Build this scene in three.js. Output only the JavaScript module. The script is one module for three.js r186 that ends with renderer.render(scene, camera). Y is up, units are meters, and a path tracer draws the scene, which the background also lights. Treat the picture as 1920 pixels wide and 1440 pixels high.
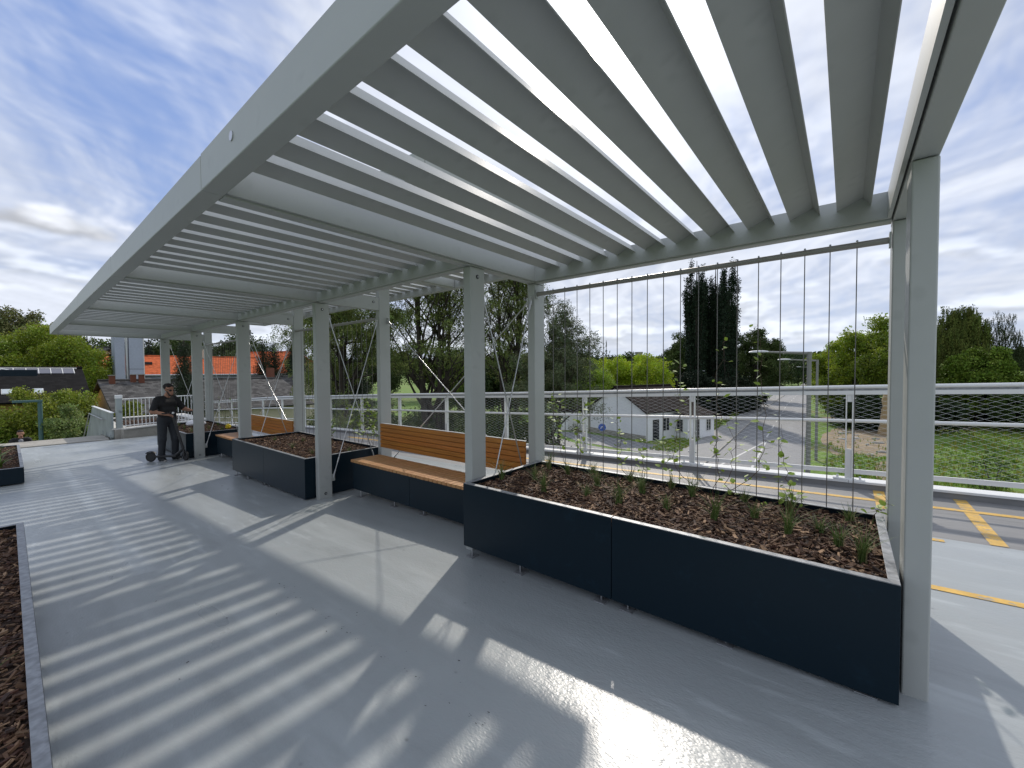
import * as THREE from 'three';
import { mergeGeometries, toCreasedNormals } from 'three/addons/utils/BufferGeometryUtils.js';
import { RoundedBoxGeometry } from 'three/addons/geometries/RoundedBoxGeometry.js';
import { ImprovedNoise } from 'three/addons/math/ImprovedNoise.js';

// ---------------------------------------------------------------- camera, sky, sun, exposure
const scene = new THREE.Scene();
const R2D = Math.PI / 180;
const camera = new THREE.PerspectiveCamera(86.08, 4 / 3, 0.05, 8000);
camera.position.set(0, 1.6, 0);
camera.rotation.order = 'YXZ';
camera.rotation.set(-1.6273 * R2D, 39.1236 * R2D, -0.3915 * R2D);
const renderer = new THREE.WebGLRenderer({ antialias: true });
renderer.toneMapping = THREE.LinearToneMapping;
renderer.toneMappingExposure = 1.36;
renderer.shadowMap.enabled = true;

const SUN_DIR = new THREE.Vector3(-0.345, 0.611, -0.712).normalize();
const sun = new THREE.DirectionalLight(0xfff6ea, 2.25);
sun.target.position.set(-4, 0, -3);
sun.position.copy(sun.target.position).addScaledVector(SUN_DIR, 60);
sun.castShadow = true;
sun.shadow.radius = 2;
sun.shadow.mapSize.set(4096, 4096);
Object.assign(sun.shadow.camera, { left: -40, right: 40, top: 30, bottom: -30, near: 1, far: 200 });
scene.add(sun, sun.target);

const PN = new ImprovedNoise();
const N2 = (x, y, s = 0) => PN.noise(x, y, s);
function fbm(x, y, s, oct) { let v = 0, a = 0.5, t = 0; for (let i = 0; i < oct; i++) { v += a * PN.noise(x, y, s + i * 7.3); t += a; x *= 2.03; y *= 2.03; a *= 0.52; } return v / t; }
const sstep = (a, b, x) => { const t = Math.min(1, Math.max(0, (x - a) / (b - a))); return t * t * (3 - 2 * t); };
const lerp = (a, b, t) => a + (b - a) * t;

{ // thin cirrus over blue, a brighter veil round the sun, low cumulus banks near the horizon
  const W = 2048, H = 1024, data = new Float32Array(W * H * 4);
  const holes = [[-0.872, 0.463, -0.157, 0.17, 0.66], [0.158, 0.335, -0.929, 0.2, 0.30], [-0.14, 0.45, -0.88, 0.12, 0.28]];
  for (let j = 0; j < H; j++) {
    const el = ((j + 0.5) / H - 0.5) * Math.PI, sy = Math.sin(el), cy = Math.cos(el);
    for (let i = 0; i < W; i++) {
      const az = ((i + 0.5) / W - 0.5) * 2 * Math.PI;
      const dx = Math.cos(az) * cy, dz = Math.sin(az) * cy, dy = sy, o = (j * W + i) * 4;
      const up = Math.max(0, dy);
      const hz = Math.exp(-up * 4.2);
      let r = lerp(0.135, 0.44, hz), g = lerp(0.23, 0.535, hz), b = lerp(0.50, 0.69, hz);
      const c = dx * SUN_DIR.x + dy * SUN_DIR.y + dz * SUN_DIR.z, ang = Math.acos(Math.min(1, c)) / R2D;
      if (dy > -0.02) {
        const k = 1 / (up + 0.16), px = dx * k, pz = dz * k;
        const ca = 0.82, sa = 0.57, u = px * ca + pz * sa, v = -px * sa + pz * ca;
        const wx = fbm(px * 0.8, pz * 0.8, 3.1, 3) * 1.3, wy = fbm(px * 0.8, pz * 0.8, 9.7, 3) * 1.3;
        const big = fbm(px * 0.55 + 4.2, pz * 0.55 + 1.7, 21.5, 4);
        const streak = fbm((u + wx) * 1.0, (v + wy) * 2.1, 5.5, 6);
        const fine = fbm((u + wx * 0.6) * 5.5, (v + wy * 0.6) * 13, 33.3, 4);
        const rip = fbm((u * 0.8 + v + wx * 0.5) * 6, (v * 0.8 - u + wy * 0.5) * 19, 61.2, 3);
        let cov = 0.96 + big * 0.85 + streak * 0.75 + fine * 0.24 + rip * 0.22;
        for (const h of holes) { const d = 1 - (dx * h[0] + dy * h[1] + dz * h[2]); cov -= h[4] * Math.exp(-d / (h[3] * h[3])); }
        cov += 0.3 * Math.exp(-ang / 22);
        let a = sstep(0.05, 1.15, cov) * 0.88;
        a *= sstep(-0.02, 0.06, dy) * 0.8 + 0.2;
        const cl = 0.575 + 0.22 * streak + 0.14 * fine;
        r = lerp(r, cl * 0.98, a); g = lerp(g, cl * 1.03, a); b = lerp(b, cl * 1.14, a);
        { // one small cumulus
          const da = (Math.atan2(dx, -dz) - Math.atan2(-0.971, 0.037)) / 0.10, de = (el - 0.243) / 0.026, n = fbm(da * 1.6 + 3, de * 0.9, 81.3, 5);
          const m = 1 - da * da * 0.8 - (de > 0 ? de * de * 0.7 : de * de * 1.6) + 1.5 * n, a3 = sstep(0.05, 0.8, m) * 0.92;
          if (a3 > 0) { const l = lerp(0.36, 0.78, sstep(-0.5, 0.9, de + 1.6 * n)); r = lerp(r, l * 0.97, a3); g = lerp(g, l, a3); b = lerp(b, l * 1.08, a3); }
        }
        // low banks
        if (dy < 0.36) {
          const aa = Math.atan2(dx, -dz), e2 = dy * 9;
          const n = fbm(aa * 4.5 + 2.4, e2 * 1.9, 44.1, 6) + 0.30 * fbm(aa * 17, e2 * 7, 12.1, 4);
          const band = sstep(0.02, 0.06, dy) * (1 - sstep(0.14, 0.30, dy));
          const a2 = sstep(0.03, 0.28, n) * band * 0.8;
          const top = fbm(aa * 4.5 + 2.4, (dy + 0.016) * 9 * 1.9, 44.1, 6);
          const lit = lerp(0.42, 0.80, sstep(-0.02, 0.22, n - top + 0.1));
          r = lerp(r, lit * 0.94, a2); g = lerp(g, lit * 1.0, a2); b = lerp(b, lit * 1.1, a2);
        }
      } else { r = 0.2; g = 0.21; b = 0.2; }
      const glow = 4.5 * Math.exp(-ang / 3.0) + 0.55 * Math.exp(-ang / 7) + 0.07 * Math.exp(-ang / 24);
      if (dy > -0.02) { r += glow * 1.0; g += glow * 0.985; b += glow * 0.95; }
      data[o] = r; data[o + 1] = g; data[o + 2] = b; data[o + 3] = 1;
    }
  }
  const sky = new THREE.DataTexture(data, W, H, THREE.RGBAFormat, THREE.FloatType);
  sky.mapping = THREE.EquirectangularReflectionMapping; sky.magFilter = sky.minFilter = THREE.LinearFilter; sky.wrapS = THREE.RepeatWrapping;
  sky.colorSpace = THREE.LinearSRGBColorSpace; sky.needsUpdate = true;
  scene.background = sky; scene.environment = sky;
}
console.log('sky');

// ---------------------------------------------------------------- helpers
function rng(seed) { let a = seed >>> 0; return () => { a = (a + 0x6D2B79F5) | 0; let t = Math.imul(a ^ (a >>> 15), 1 | a); t = (t + Math.imul(t ^ (t >>> 7), 61 | t)) ^ t; return ((t ^ (t >>> 14)) >>> 0) / 4294967296; }; }
const V = (x, y, z) => new THREE.Vector3(x, y, z);
const taken = {};
function numbered(n) { const k = taken[n] = (taken[n] ?? -1) + 1; return k ? n + '_' + String(k).padStart(3, '0') : n; }
function tag(o, label, category, group, kind) { if (label) o.userData.label = label; if (category) o.userData.category = category; if (group) o.userData.group = group; if (kind) o.userData.kind = kind; return o; }
function thing(name, label, category, pos = [0, 0, 0], turn = 0, group) { const g = new THREE.Group(); g.name = numbered(name); g.position.set(...pos); g.rotation.y = turn; tag(g, label, category, group); scene.add(g); return g; }
function strip(g) { const q = g.index ? g.toNonIndexed() : g; for (const k of Object.keys(q.attributes)) if (!['position', 'normal', 'uv', 'color'].includes(k)) q.deleteAttribute(k); return q; }
function merge(gs) { gs = gs.map(strip); return gs.length === 1 ? gs[0] : mergeGeometries(gs, false); }
function part(name, geos, mat, parent) { const m = new THREE.Mesh(merge(Array.isArray(geos) ? geos : [geos]), mat); m.name = parent ? name : numbered(name); (parent || scene).add(m); return m; }
function each(name, geos, mat, parent) { geos.forEach(g => part(name, g, mat, parent)); }
function structure(name, geos, mat) { const m = part(name, geos, mat); m.userData.kind = 'structure'; return m; }
function boxUV(g, s = 1) { // uv in metres by dominant normal
  g = g.index ? g.toNonIndexed() : g; const p = g.attributes.position, n = g.attributes.normal, uv = new Float32Array(p.count * 2);
  for (let i = 0; i < p.count; i++) { const ax = Math.abs(n.getX(i)), ay = Math.abs(n.getY(i)), az = Math.abs(n.getZ(i));
    let u, v; if (ay >= ax && ay >= az) { u = p.getX(i); v = p.getZ(i); } else if (ax >= az) { u = p.getZ(i); v = p.getY(i); } else { u = p.getX(i); v = p.getY(i); }
    uv[i * 2] = u * s; uv[i * 2 + 1] = v * s; }
  g.setAttribute('uv', new THREE.BufferAttribute(uv, 2)); return g; }
function bx(x0, x1, y0, y1, z0, z1) { const g = new THREE.BoxGeometry(x1 - x0, y1 - y0, z1 - z0); g.translate((x0 + x1) / 2, (y0 + y1) / 2, (z0 + z1) / 2); return boxUV(g); }
function rb(x0, x1, y0, y1, z0, z1, r = 0.006, seg = 2) { const g = new RoundedBoxGeometry(x1 - x0, y1 - y0, z1 - z0, seg, r); g.translate((x0 + x1) / 2, (y0 + y1) / 2, (z0 + z1) / 2); return boxUV(g); }
const UP = V(0, 1, 0);
function rod(a, b, r0, r1 = r0, seg = 8, open = false) { const d = b.clone().sub(a), L = d.length(); const g = new THREE.CylinderGeometry(r1, r0, L, seg, 1, open); g.translate(0, L / 2, 0); g.applyQuaternion(new THREE.Quaternion().setFromUnitVectors(UP, d.normalize())); g.translate(a.x, a.y, a.z); return g; }
function prismXY(pts, z0, z1) { const s = new THREE.Shape(pts.map(p => new THREE.Vector2(p[0], p[1]))); const g = new THREE.ExtrudeGeometry(s, { depth: z1 - z0, bevelEnabled: false }); g.translate(0, 0, z0); return g; }
function prismXZ(pts, y0, y1) { const s = new THREE.Shape(pts.map(p => new THREE.Vector2(p[0], -p[1]))); const g = new THREE.ExtrudeGeometry(s, { depth: y1 - y0, bevelEnabled: false }); g.rotateX(-Math.PI / 2); g.translate(0, y0, 0); return boxUV(g); }
function prismYZ(pts, x0, x1) { const s = new THREE.Shape(pts.map(p => new THREE.Vector2(p[0], p[1]))); const g = new THREE.ExtrudeGeometry(s, { depth: x1 - x0, bevelEnabled: false }); g.rotateY(-Math.PI / 2); g.rotateY(Math.PI); g.translate(x0, 0, 0); return g; }
function quadStrip(L, Rr, uvs) { // two polylines of equal length -> sheet facing up
  const pos = [], uv = [], idx = []; L.forEach((l, i) => { const r = Rr[i]; pos.push(l.x, l.y, l.z, r.x, r.y, r.z); uv.push(l.x, l.z, r.x, r.z); if (i) { const a = 2 * i - 2; idx.push(a, a + 1, a + 2, a + 1, a + 3, a + 2); } });
  const g = new THREE.BufferGeometry(); g.setAttribute('position', new THREE.Float32BufferAttribute(pos, 3)); g.setAttribute('uv', new THREE.Float32BufferAttribute(uv, 2)); g.setIndex(idx); g.computeVertexNormals();
  if (g.attributes.normal.getY(0) < 0) { const ix = g.index.array; for (let i = 0; i < ix.length; i += 3) { const t = ix[i]; ix[i] = ix[i + 1]; ix[i + 1] = t; } g.computeVertexNormals(); } return g; }

// textures
function tex(w, h, fn, srgb = true, rep) { const d = new Uint8Array(w * h * 4); for (let j = 0; j < h; j++) for (let i = 0; i < w; i++) { const c = fn(i / w, j / h, i, j), o = (j * w + i) * 4; d[o] = Math.max(0, Math.min(255, c[0])); d[o + 1] = Math.max(0, Math.min(255, c[1])); d[o + 2] = Math.max(0, Math.min(255, c[2])); d[o + 3] = 255; }
  const t = new THREE.DataTexture(d, w, h, THREE.RGBAFormat); t.wrapS = t.wrapT = THREE.RepeatWrapping; t.magFilter = THREE.LinearFilter; t.minFilter = THREE.LinearMipmapLinearFilter; t.generateMipmaps = true; if (srgb) t.colorSpace = THREE.SRGBColorSpace; if (rep) t.repeat.set(rep[0], rep[1]); t.needsUpdate = true; return t; }
// tileable noise by blending
const TN = (u, v, f, s) => { const a = PN.noise(u * f, v * f, s), b = PN.noise((u - 1) * f, v * f, s), c = PN.noise(u * f, (v - 1) * f, s), d = PN.noise((u - 1) * f, (v - 1) * f, s); return lerp(lerp(a, b, u), lerp(c, d, u), v); };
const enc = x => 255 * (x <= 0.0031308 ? 12.92 * x : 1.055 * Math.pow(Math.max(0, x), 1 / 2.4) - 0.055);
const LIN = (r, g, b) => new THREE.Color().setRGB(r, g, b);
function std(col, rough, o = {}) { return new THREE.MeshStandardMaterial({ color: LIN(...col), roughness: rough, ...o }); }

const speck = rng(5);
const peel = tex(512, 512, (u, v) => { const n = TN(u, v, 60, 1.5) * 0.62 + TN(u, v, 130, 4.5) * 0.45 + TN(u, v, 7, 9.5) * 0.55 + TN(u, v, 20, 12.5) * 0.4; const k = 128 + n * 120; return [k, k, k]; }, false, [0.8, 1.6]);
const paintBump = tex(256, 256, (u, v) => { const k = 128 + TN(u, v, 40, 8.5) * 130; return [k, k, k]; }, false, [4, 4]);
const fineNoise = tex(256, 256, (u, v) => { const k = 128 + TN(u, v, 30, 2.2) * 90 + TN(u, v, 8, 6.2) * 60; return [k, k, k]; }, false, [1, 1]);

const M = {};
{ // deck: grey coating, scuffs, dusty patches, a worn pale line, fine dark specks
  const X0 = -19.4, X1 = 9, Z0 = -5.5, Z1 = 5;
  const r = rng(77), sp = [];
  for (let i = 0; i < 520; i++) sp.push([r(), r(), 0.3 + r() * 1.1]);
  const W = 2048, H = 1024, mask = new Float32Array(W * H);
  for (const s of sp) { const cx = s[0] * W | 0, cy = s[1] * H | 0; for (let dy = -1; dy <= 1; dy++) for (let dx = -1; dx <= 1; dx++) { const x = cx + dx, y = cy + dy; if (x >= 0 && y >= 0 && x < W && y < H) mask[y * W + x] = Math.max(mask[y * W + x], s[2] * Math.exp(-(dx * dx * 2.2 + dy * dy * 2.6))); } }
  M.deckMap = tex(W, H, (u, v, i, j) => {
    const x = X0 + u * (X1 - X0), z = Z0 + v * (Z1 - Z0);
    let k = 0.345 + 0.03 * fbm(x * 0.5, z * 0.5, 2.2, 4) + 0.014 * fbm(x * 3, z * 3, 8.2, 3);
    const drag = fbm(x * 0.9, z * 5.5, 14.4, 4); k += 0.04 * sstep(0.06, 0.4, drag) - 0.034 * sstep(0.1, 0.45, -drag);
    const scuff = fbm(x * 2.2, z * 13, 25.4, 3) * sstep(0.0, 0.3, fbm(x * 0.35, z * 0.6, 71.4, 2)); k += 0.075 * sstep(0.1, 0.4, scuff);
    const ln = Math.exp(-Math.pow((z + 0.73) / 0.07, 4)) * (x < -4.8 && x > -13.2 ? 1 : 0) * (0.55 + 0.45 * sstep(-0.3, 0.3, fbm(x * 2, z * 6, 51, 3)));
    k += 0.10 * ln;
    k *= 1 - 0.4 * mask[j * W + i];
    return [enc(k * 0.935), enc(k * 1.01), enc(k * 1.025)];
  }, true);
  M.deckMap.wrapS = M.deckMap.wrapT = THREE.ClampToEdgeWrapping;
  M.deckMap.repeat.set(1 / (X1 - X0), 1 / (Z1 - Z0)); M.deckMap.offset.set(-X0 / (X1 - X0), -Z0 / (Z1 - Z0));
  const rough = tex(1024, 512, (u, v) => { const x = X0 + u * (X1 - X0), z = Z0 + v * (Z1 - Z0); const k = 0.34 + 0.13 * fbm(x * 0.7, z * 3.2, 41.2, 4) + 0.06 * fbm(x * 4, z * 6, 12.2, 3); return [k * 255, k * 255, k * 255]; }, false);
  rough.wrapS = rough.wrapT = THREE.ClampToEdgeWrapping; rough.repeat.copy(M.deckMap.repeat); rough.offset.copy(M.deckMap.offset);
  M.deck = new THREE.MeshStandardMaterial({ map: M.deckMap, roughnessMap: rough, roughness: 1, bumpMap: peel, bumpScale: 0.0026 });
}
M.lane = new THREE.MeshStandardMaterial({ map: tex(1024, 256, (u, v) => { const x = u * 16, z = v * 4; const k = 0.20 + 0.03 * TN(u, v, 12, 3.3) + 0.03 * TN(u, v, 60, 5.3) + 0.02 * (Math.abs(((z * 1.6 + 0.2 * TN(u, v, 8, 2)) % 1) - 0.5) < 0.05 ? -1 : 0); return [enc(k), enc(k * 1.0), enc(k * 0.99)]; }, true, [1 / 16, 1 / 4]), roughness: 0.6, bumpMap: peel, bumpScale: 0.001 });
const weather = tex(512, 512, (u, v) => { const a = TN(u, v, 4, 3.7), b = TN(u, v, 14, 5.7), st = TN(u, v, 26, 8.7); let k = 243 + 8 * a + 5 * b; k -= 11 * sstep(0.16, 0.5, b + 0.5 * a) * sstep(-0.1, 0.3, st); return [k, k, k * 0.99]; }, true, [0.6, 0.6]);
M.white = new THREE.MeshStandardMaterial({ color: LIN(0.44, 0.458, 0.447), roughness: 0.45, bumpMap: paintBump, bumpScale: 0.00025, map: weather });
M.slat = M.white;
M.rail = std([0.72, 0.73, 0.72], 0.35);
M.navy = new THREE.MeshPhysicalMaterial({ color: LIN(0.0065, 0.0215, 0.035), roughness: 0.38, specularIntensity: 0.42, map: tex(512, 512, (u, v) => { const d = TN(u, v, 5, 2.9) + 0.6 * TN(u, v, 22, 4.9) + 0.4 * TN(u, v, 80, 6.9); const k = 205 + 50 * sstep(0.1, 0.8, d); return [k, k, k]; }, true, [0.5, 0.5]), bumpMap: paintBump, bumpScale: 0.0002 });
M.galv = new THREE.MeshStandardMaterial({ color: LIN(0.34, 0.355, 0.37), metalness: 0.35, roughness: 0.5, map: tex(256, 256, (u, v) => { const k = 225 + TN(u, v, 14, 3.3) * 60 + TN(u, v, 40, 5.3) * 25; return [k, k, k]; }, true, [2, 2]) });
M.steel = std([0.50, 0.51, 0.52], 0.3, { metalness: 0.9 });
M.cable = std([0.17, 0.16, 0.155], 0.42, { metalness: 0.5 });
M.tube = std([0.30, 0.29, 0.27], 0.4, { metalness: 0.4 });
M.dark = std([0.02, 0.02, 0.022], 0.5);
M.rubber = std([0.018, 0.018, 0.018], 0.75);
M.yellow = new THREE.MeshStandardMaterial({ roughness: 0.55, map: tex(256, 256, (u, v) => { const w = 0.86 + 0.3 * TN(u, v, 9, 3.1) + 0.2 * TN(u, v, 40, 6.1); const g = sstep(0.16, 0.34, TN(u, v, 16, 9.1) + 0.5 * TN(u, v, 60, 3.1)) * 0.75; return [enc(lerp(0.70 * w, 0.26, g)), enc(lerp(0.43 * w, 0.27, g)), enc(lerp(0.08 * w, 0.26, g))]; }, true, [1, 1]), bumpMap: peel, bumpScale: 0.0008 });
function woodTex(seed, a, b) { return tex(256, 256, (u, v) => { const g = TN(u, v, 3, seed) * 0.5 + Math.sin((v * 26 + TN(u * 1, v, 5, seed + 2) * 5 + TN(u, v, 2, seed) * 4) * 2) * 0.18 + TN(u, v, 50, seed + 4) * 0.12; const t = 0.5 + g; return [enc(lerp(a[0], b[0], t)), enc(lerp(a[1], b[1], t)), enc(lerp(a[2], b[2], t))]; }, true, [0.7, 6]); }
M.wood = [1, 2, 3, 4].map(i => new THREE.MeshStandardMaterial({ map: woodTex(i * 3.3, [0.30, 0.105, 0.010], [0.50 + i * 0.02, 0.215 - i * 0.006, 0.026]), roughness: 0.42 }));
M.seat = [1, 2, 3].map(i => { const t = woodTex(i * 5.1 + 40, [0.32, 0.155, 0.05], [0.58, 0.33 - i * 0.01, 0.13]); t.repeat.set(6, 0.9); return new THREE.MeshStandardMaterial({ map: t, roughness: 0.5 }); });
M.concrete = new THREE.MeshStandardMaterial({ map: tex(512, 512, (u, v) => { const k = 0.30 + 0.10 * TN(u, v, 5, 1.3) + 0.06 * TN(u, v, 24, 2.3) + 0.04 * TN(u, v, 90, 3.3); return [enc(k * 1.05), enc(k), enc(k * 0.88)]; }, true, [0.5, 0.5]), roughness: 0.9, bumpMap: fineNoise, bumpScale: 0.002 });
M.bark = std([0.045, 0.035, 0.028], 0.95, { bumpMap: fineNoise, bumpScale: 0.01 });
M.soil = std([0.035, 0.02, 0.013], 1);
console.log('materials');

// ---------------------------------------------------------------- levels
const S = 0.0306, XA = 0.2288;
const deckY = x => S * (x - XA);
const interp = (tab, x) => { if (x >= tab[0][0]) return tab[0][1] + (x - tab[0][0]) * (tab[0][1] - tab[1][1]) / (tab[0][0] - tab[1][0]); for (let i = 1; i < tab.length; i++) if (x >= tab[i][0]) return lerp(tab[i][1], tab[i - 1][1], (x - tab[i][0]) / (tab[i - 1][0] - tab[i][0])); return tab[tab.length - 1][1]; };
const RAIL = [[1.57, 1.446], [0.075, 1.394], [-2, 1.31], [-4.78, 1.19], [-6.95, 1.111], [-10.45, 0.989], [-14.1, 0.83], [-17.6, 0.70], [-21.6, 0.48], [-27.6, 0.1], [-40, -0.5], [-56, -1.9]];
const railY = x => interp(RAIL, x);
const laneY = x => { const t = sstep(-14, -22, x); return lerp(deckY(x), railY(x) - 1.4, t); };
const GY = -5.4;

// ---------------------------------------------------------------- ground, road, hills
{
  const n = 160, pos = [], uv = [], idx = []; const ext = i => { const t = i / n * 2 - 1; return Math.sign(t) * (Math.abs(t) * 120 + Math.pow(Math.abs(t), 4) * 3300); };
  const hillH = (x, z) => { const d = Math.hypot(x, z); if (d < 420) return 0; const far = sstep(420, 2600, d); return far * (64 + 26 * fbm(x * 0.0011 + 3, z * 0.0011, 6.6, 4)); };
  for (let j = 0; j <= n; j++) for (let i = 0; i <= n; i++) { const x = ext(i), z = ext(j); pos.push(x, GY + hillH(x, z), z); uv.push(x, z); }
  for (let j = 0; j < n; j++) for (let i = 0; i < n; i++) { const a = j * (n + 1) + i; idx.push(a, a + n + 1, a + 1, a + 1, a + n + 1, a + n + 2); }
  const g = new THREE.BufferGeometry(); g.setAttribute('position', new THREE.Float32BufferAttribute(pos, 3)); g.setAttribute('uv', new THREE.Float32BufferAttribute(uv, 2)); g.setIndex(idx); g.computeVertexNormals();
  const map = tex(1024, 1024, (u, v) => { const a = TN(u, v, 5, 1.1), b = TN(u, v, 18, 3.1), c = TN(u, v, 70, 5.1), d = TN(u, v, 160, 7.1); const dry = sstep(0.05, 0.4, a + b * 0.7); const k = 1 + 0.5 * c + 0.5 * d; return [enc(lerp(0.11, 0.16, dry) * k), enc(lerp(0.19, 0.175, dry) * k), enc(lerp(0.022, 0.042, dry) * k)]; }, true, [1 / 40, 1 / 40]);
  M.grass = new THREE.MeshStandardMaterial({ map, roughness: 1, bumpMap: fineNoise, bumpScale: 0.05 });
  structure('ground', g, M.grass);
}
const roadC = z => { const d = -z; return -3.2 - 0.058 * Math.min(d, 100) - 0.034 * Math.max(0, d - 100); };
{
  const asp = new THREE.MeshStandardMaterial({ map: tex(512, 1024, (u, v) => { const tr = Math.exp(-Math.pow((Math.abs(u - 0.5) - 0.24) / 0.07, 2)); const k = 0.19 + 0.03 * TN(u, v, 6, 2.2) + 0.03 * TN(u, v, 120, 4.2) + 0.015 * tr + 0.02 * TN(u * 1, v, 20, 7); return [enc(k * 0.98), enc(k * 1.0), enc(k * 1.02)]; }, true), roughness: 0.75, bumpMap: fineNoise, bumpScale: 0.003 });
  const pave = new THREE.MeshStandardMaterial({ map: tex(512, 512, (u, v) => { const k = 0.27 + 0.03 * TN(u, v, 20, 2.7) + 0.03 * TN(u, v, 100, 4.7); return [enc(k), enc(k * 0.99), enc(k * 0.95)]; }, true, [0.25, 0.25]), roughness: 0.9 });
  const zs = []; for (let d = 4; d <= 420; d += d < 60 ? 3 : 10) zs.push(-d);
  const edge = (off, y) => zs.map(z => V(roadC(z) + off, GY + y, z));
  const sheet = (a, b, y, lim) => { const f = (o) => zs.filter(z => !lim || (z <= lim[0] && z >= lim[1])).map(z => V(roadC(z) + o, GY + y, z)); const g = quadStrip(f(a), f(b)); const uv = g.attributes.uv, p = g.attributes.position; for (let i = 0; i < p.count; i++) uv.setXY(i, (p.getX(i) - roadC(p.getZ(i)) - a) / (b - a), p.getZ(i) / 12); return g; };
  structure('road', [sheet(-3.0, 3.0, 0.03)], asp);
  structure('pavement', [sheet(-5.6, -3.12, 0.13, [-20, -170])], pave);
  const kerb = []; for (let i = 1; i < zs.length; i++) if (zs[i] > -170) { const a = V(roadC(zs[i - 1]) - 3.06, GY + 0.07, zs[i - 1]), b = V(roadC(zs[i]) - 3.06, GY + 0.07, zs[i]); const L = a.distanceTo(b), g = new THREE.BoxGeometry(0.12, 0.15, L - 0.02); g.rotateY(Math.atan2(b.x - a.x, b.z - a.z)); g.translate((a.x + b.x) / 2, GY + 0.07, (a.z + b.z) / 2); kerb.push(boxUV(g)); }
  structure('kerb', kerb, M.concrete);
  // forecourt at the house and the path beside the bridge
  structure('forecourt', prismXZ([[-9.2, -30], [-9.3, -38.5], [-14.6, -38.9], [-24, -41.8], [-26.5, -40.2], [-21, -36.2], [-13.5, -34.4]], GY - 0.05, GY + 0.024), asp);
  structure('path', prismXZ([[-9, -29], [-13.4, -33.6], [-21, -35.3], [-27.5, -39.2], [-36, -41.5], [-36, -38], [-28, -35.2], [-20, -30.5], [-13, -24], [-9, -22]], GY - 0.05, GY + 0.02), pave);
  const wp = new THREE.MeshStandardMaterial({ roughness: 0.7, map: tex(128, 128, (u, v) => { const k = 0.5 + 0.25 * TN(u, v, 20, 5); return [enc(k), enc(k), enc(k * 0.97)]; }) });
  const marks = [];
  const line = (x0, z0, x1, z1, w) => { const dx = x1 - x0, dz = z1 - z0, L = Math.hypot(dx, dz), nx = -dz / L * w / 2, nz = dx / L * w / 2; marks.push(quadStrip([V(x0 + nx, GY + 0.036, z0 + nz), V(x1 + nx, GY + 0.036, z1 + nz)], [V(x0 - nx, GY + 0.036, z0 - nz), V(x1 - nx, GY + 0.036, z1 - nz)])); };
  line(-4.95, -30, -6.05, -47, 0.16); line(-7.4, -30, -6.1, -47, 0.16); line(-6.8, -33, -5.8, -35.5, 0.14);
  for (let d = 50; d < 200; d += 8) line(roadC(-d) - 0.3, -d, roadC(-d - 3) - 0.3, -d - 3, 0.14);
  structure('road_marking', marks, wp);
  const dirt = new THREE.MeshStandardMaterial({ roughness: 1, bumpMap: fineNoise, bumpScale: 0.04, map: tex(512, 512, (u, v) => { const k = 1 + 0.5 * TN(u, v, 8, 3.9) + 0.5 * TN(u, v, 50, 6.9) + 0.3 * TN(u, v, 120, 1.9); return [enc(0.25 * k), enc(0.195 * k), enc(0.125 * k)]; }, true, [0.12, 0.12]) });
  const blob = (cx, cz, rx, rz, seed) => { const r = rng(seed), pts = []; const n = 40; for (let i = 0; i < n; i++) { const a = i / n * 6.283; const k = 1 + 0.35 * PN.noise(Math.cos(a) * 1.5 + seed, Math.sin(a) * 1.5, seed) + 0.1 * (r() - 0.5); pts.push([cx + Math.cos(a) * rx * k, cz + Math.sin(a) * rz * k]); } return prismXZ(pts, GY - 0.05, GY + 0.012); };
  structure('bare_earth', [blob(1.0, -54, 2.9, 12, 3), blob(8, -74, 12, 6, 4), blob(2.6, -38, 1.0, 5, 5)], dirt);
  const r = rng(91), gm = [];
  const stone = new THREE.IcosahedronGeometry(1, 0);
  for (let i = 0; i < 26; i++) { const g = stone.clone(); g.scale(0.15 + r() * 0.5, 0.08 + r() * 0.12, 0.15 + r() * 0.3); g.rotateY(r() * 6); g.translate(-0.6 + r() * 6, GY + 0.05, -44 - r() * 26); gm.push(g); }
  tag(part('rubble', gm, M.concrete), 'pale stones and rubble scattered over bare earth beside the road', 'rubble', null, 'stuff');
}
console.log('ground');

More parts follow.
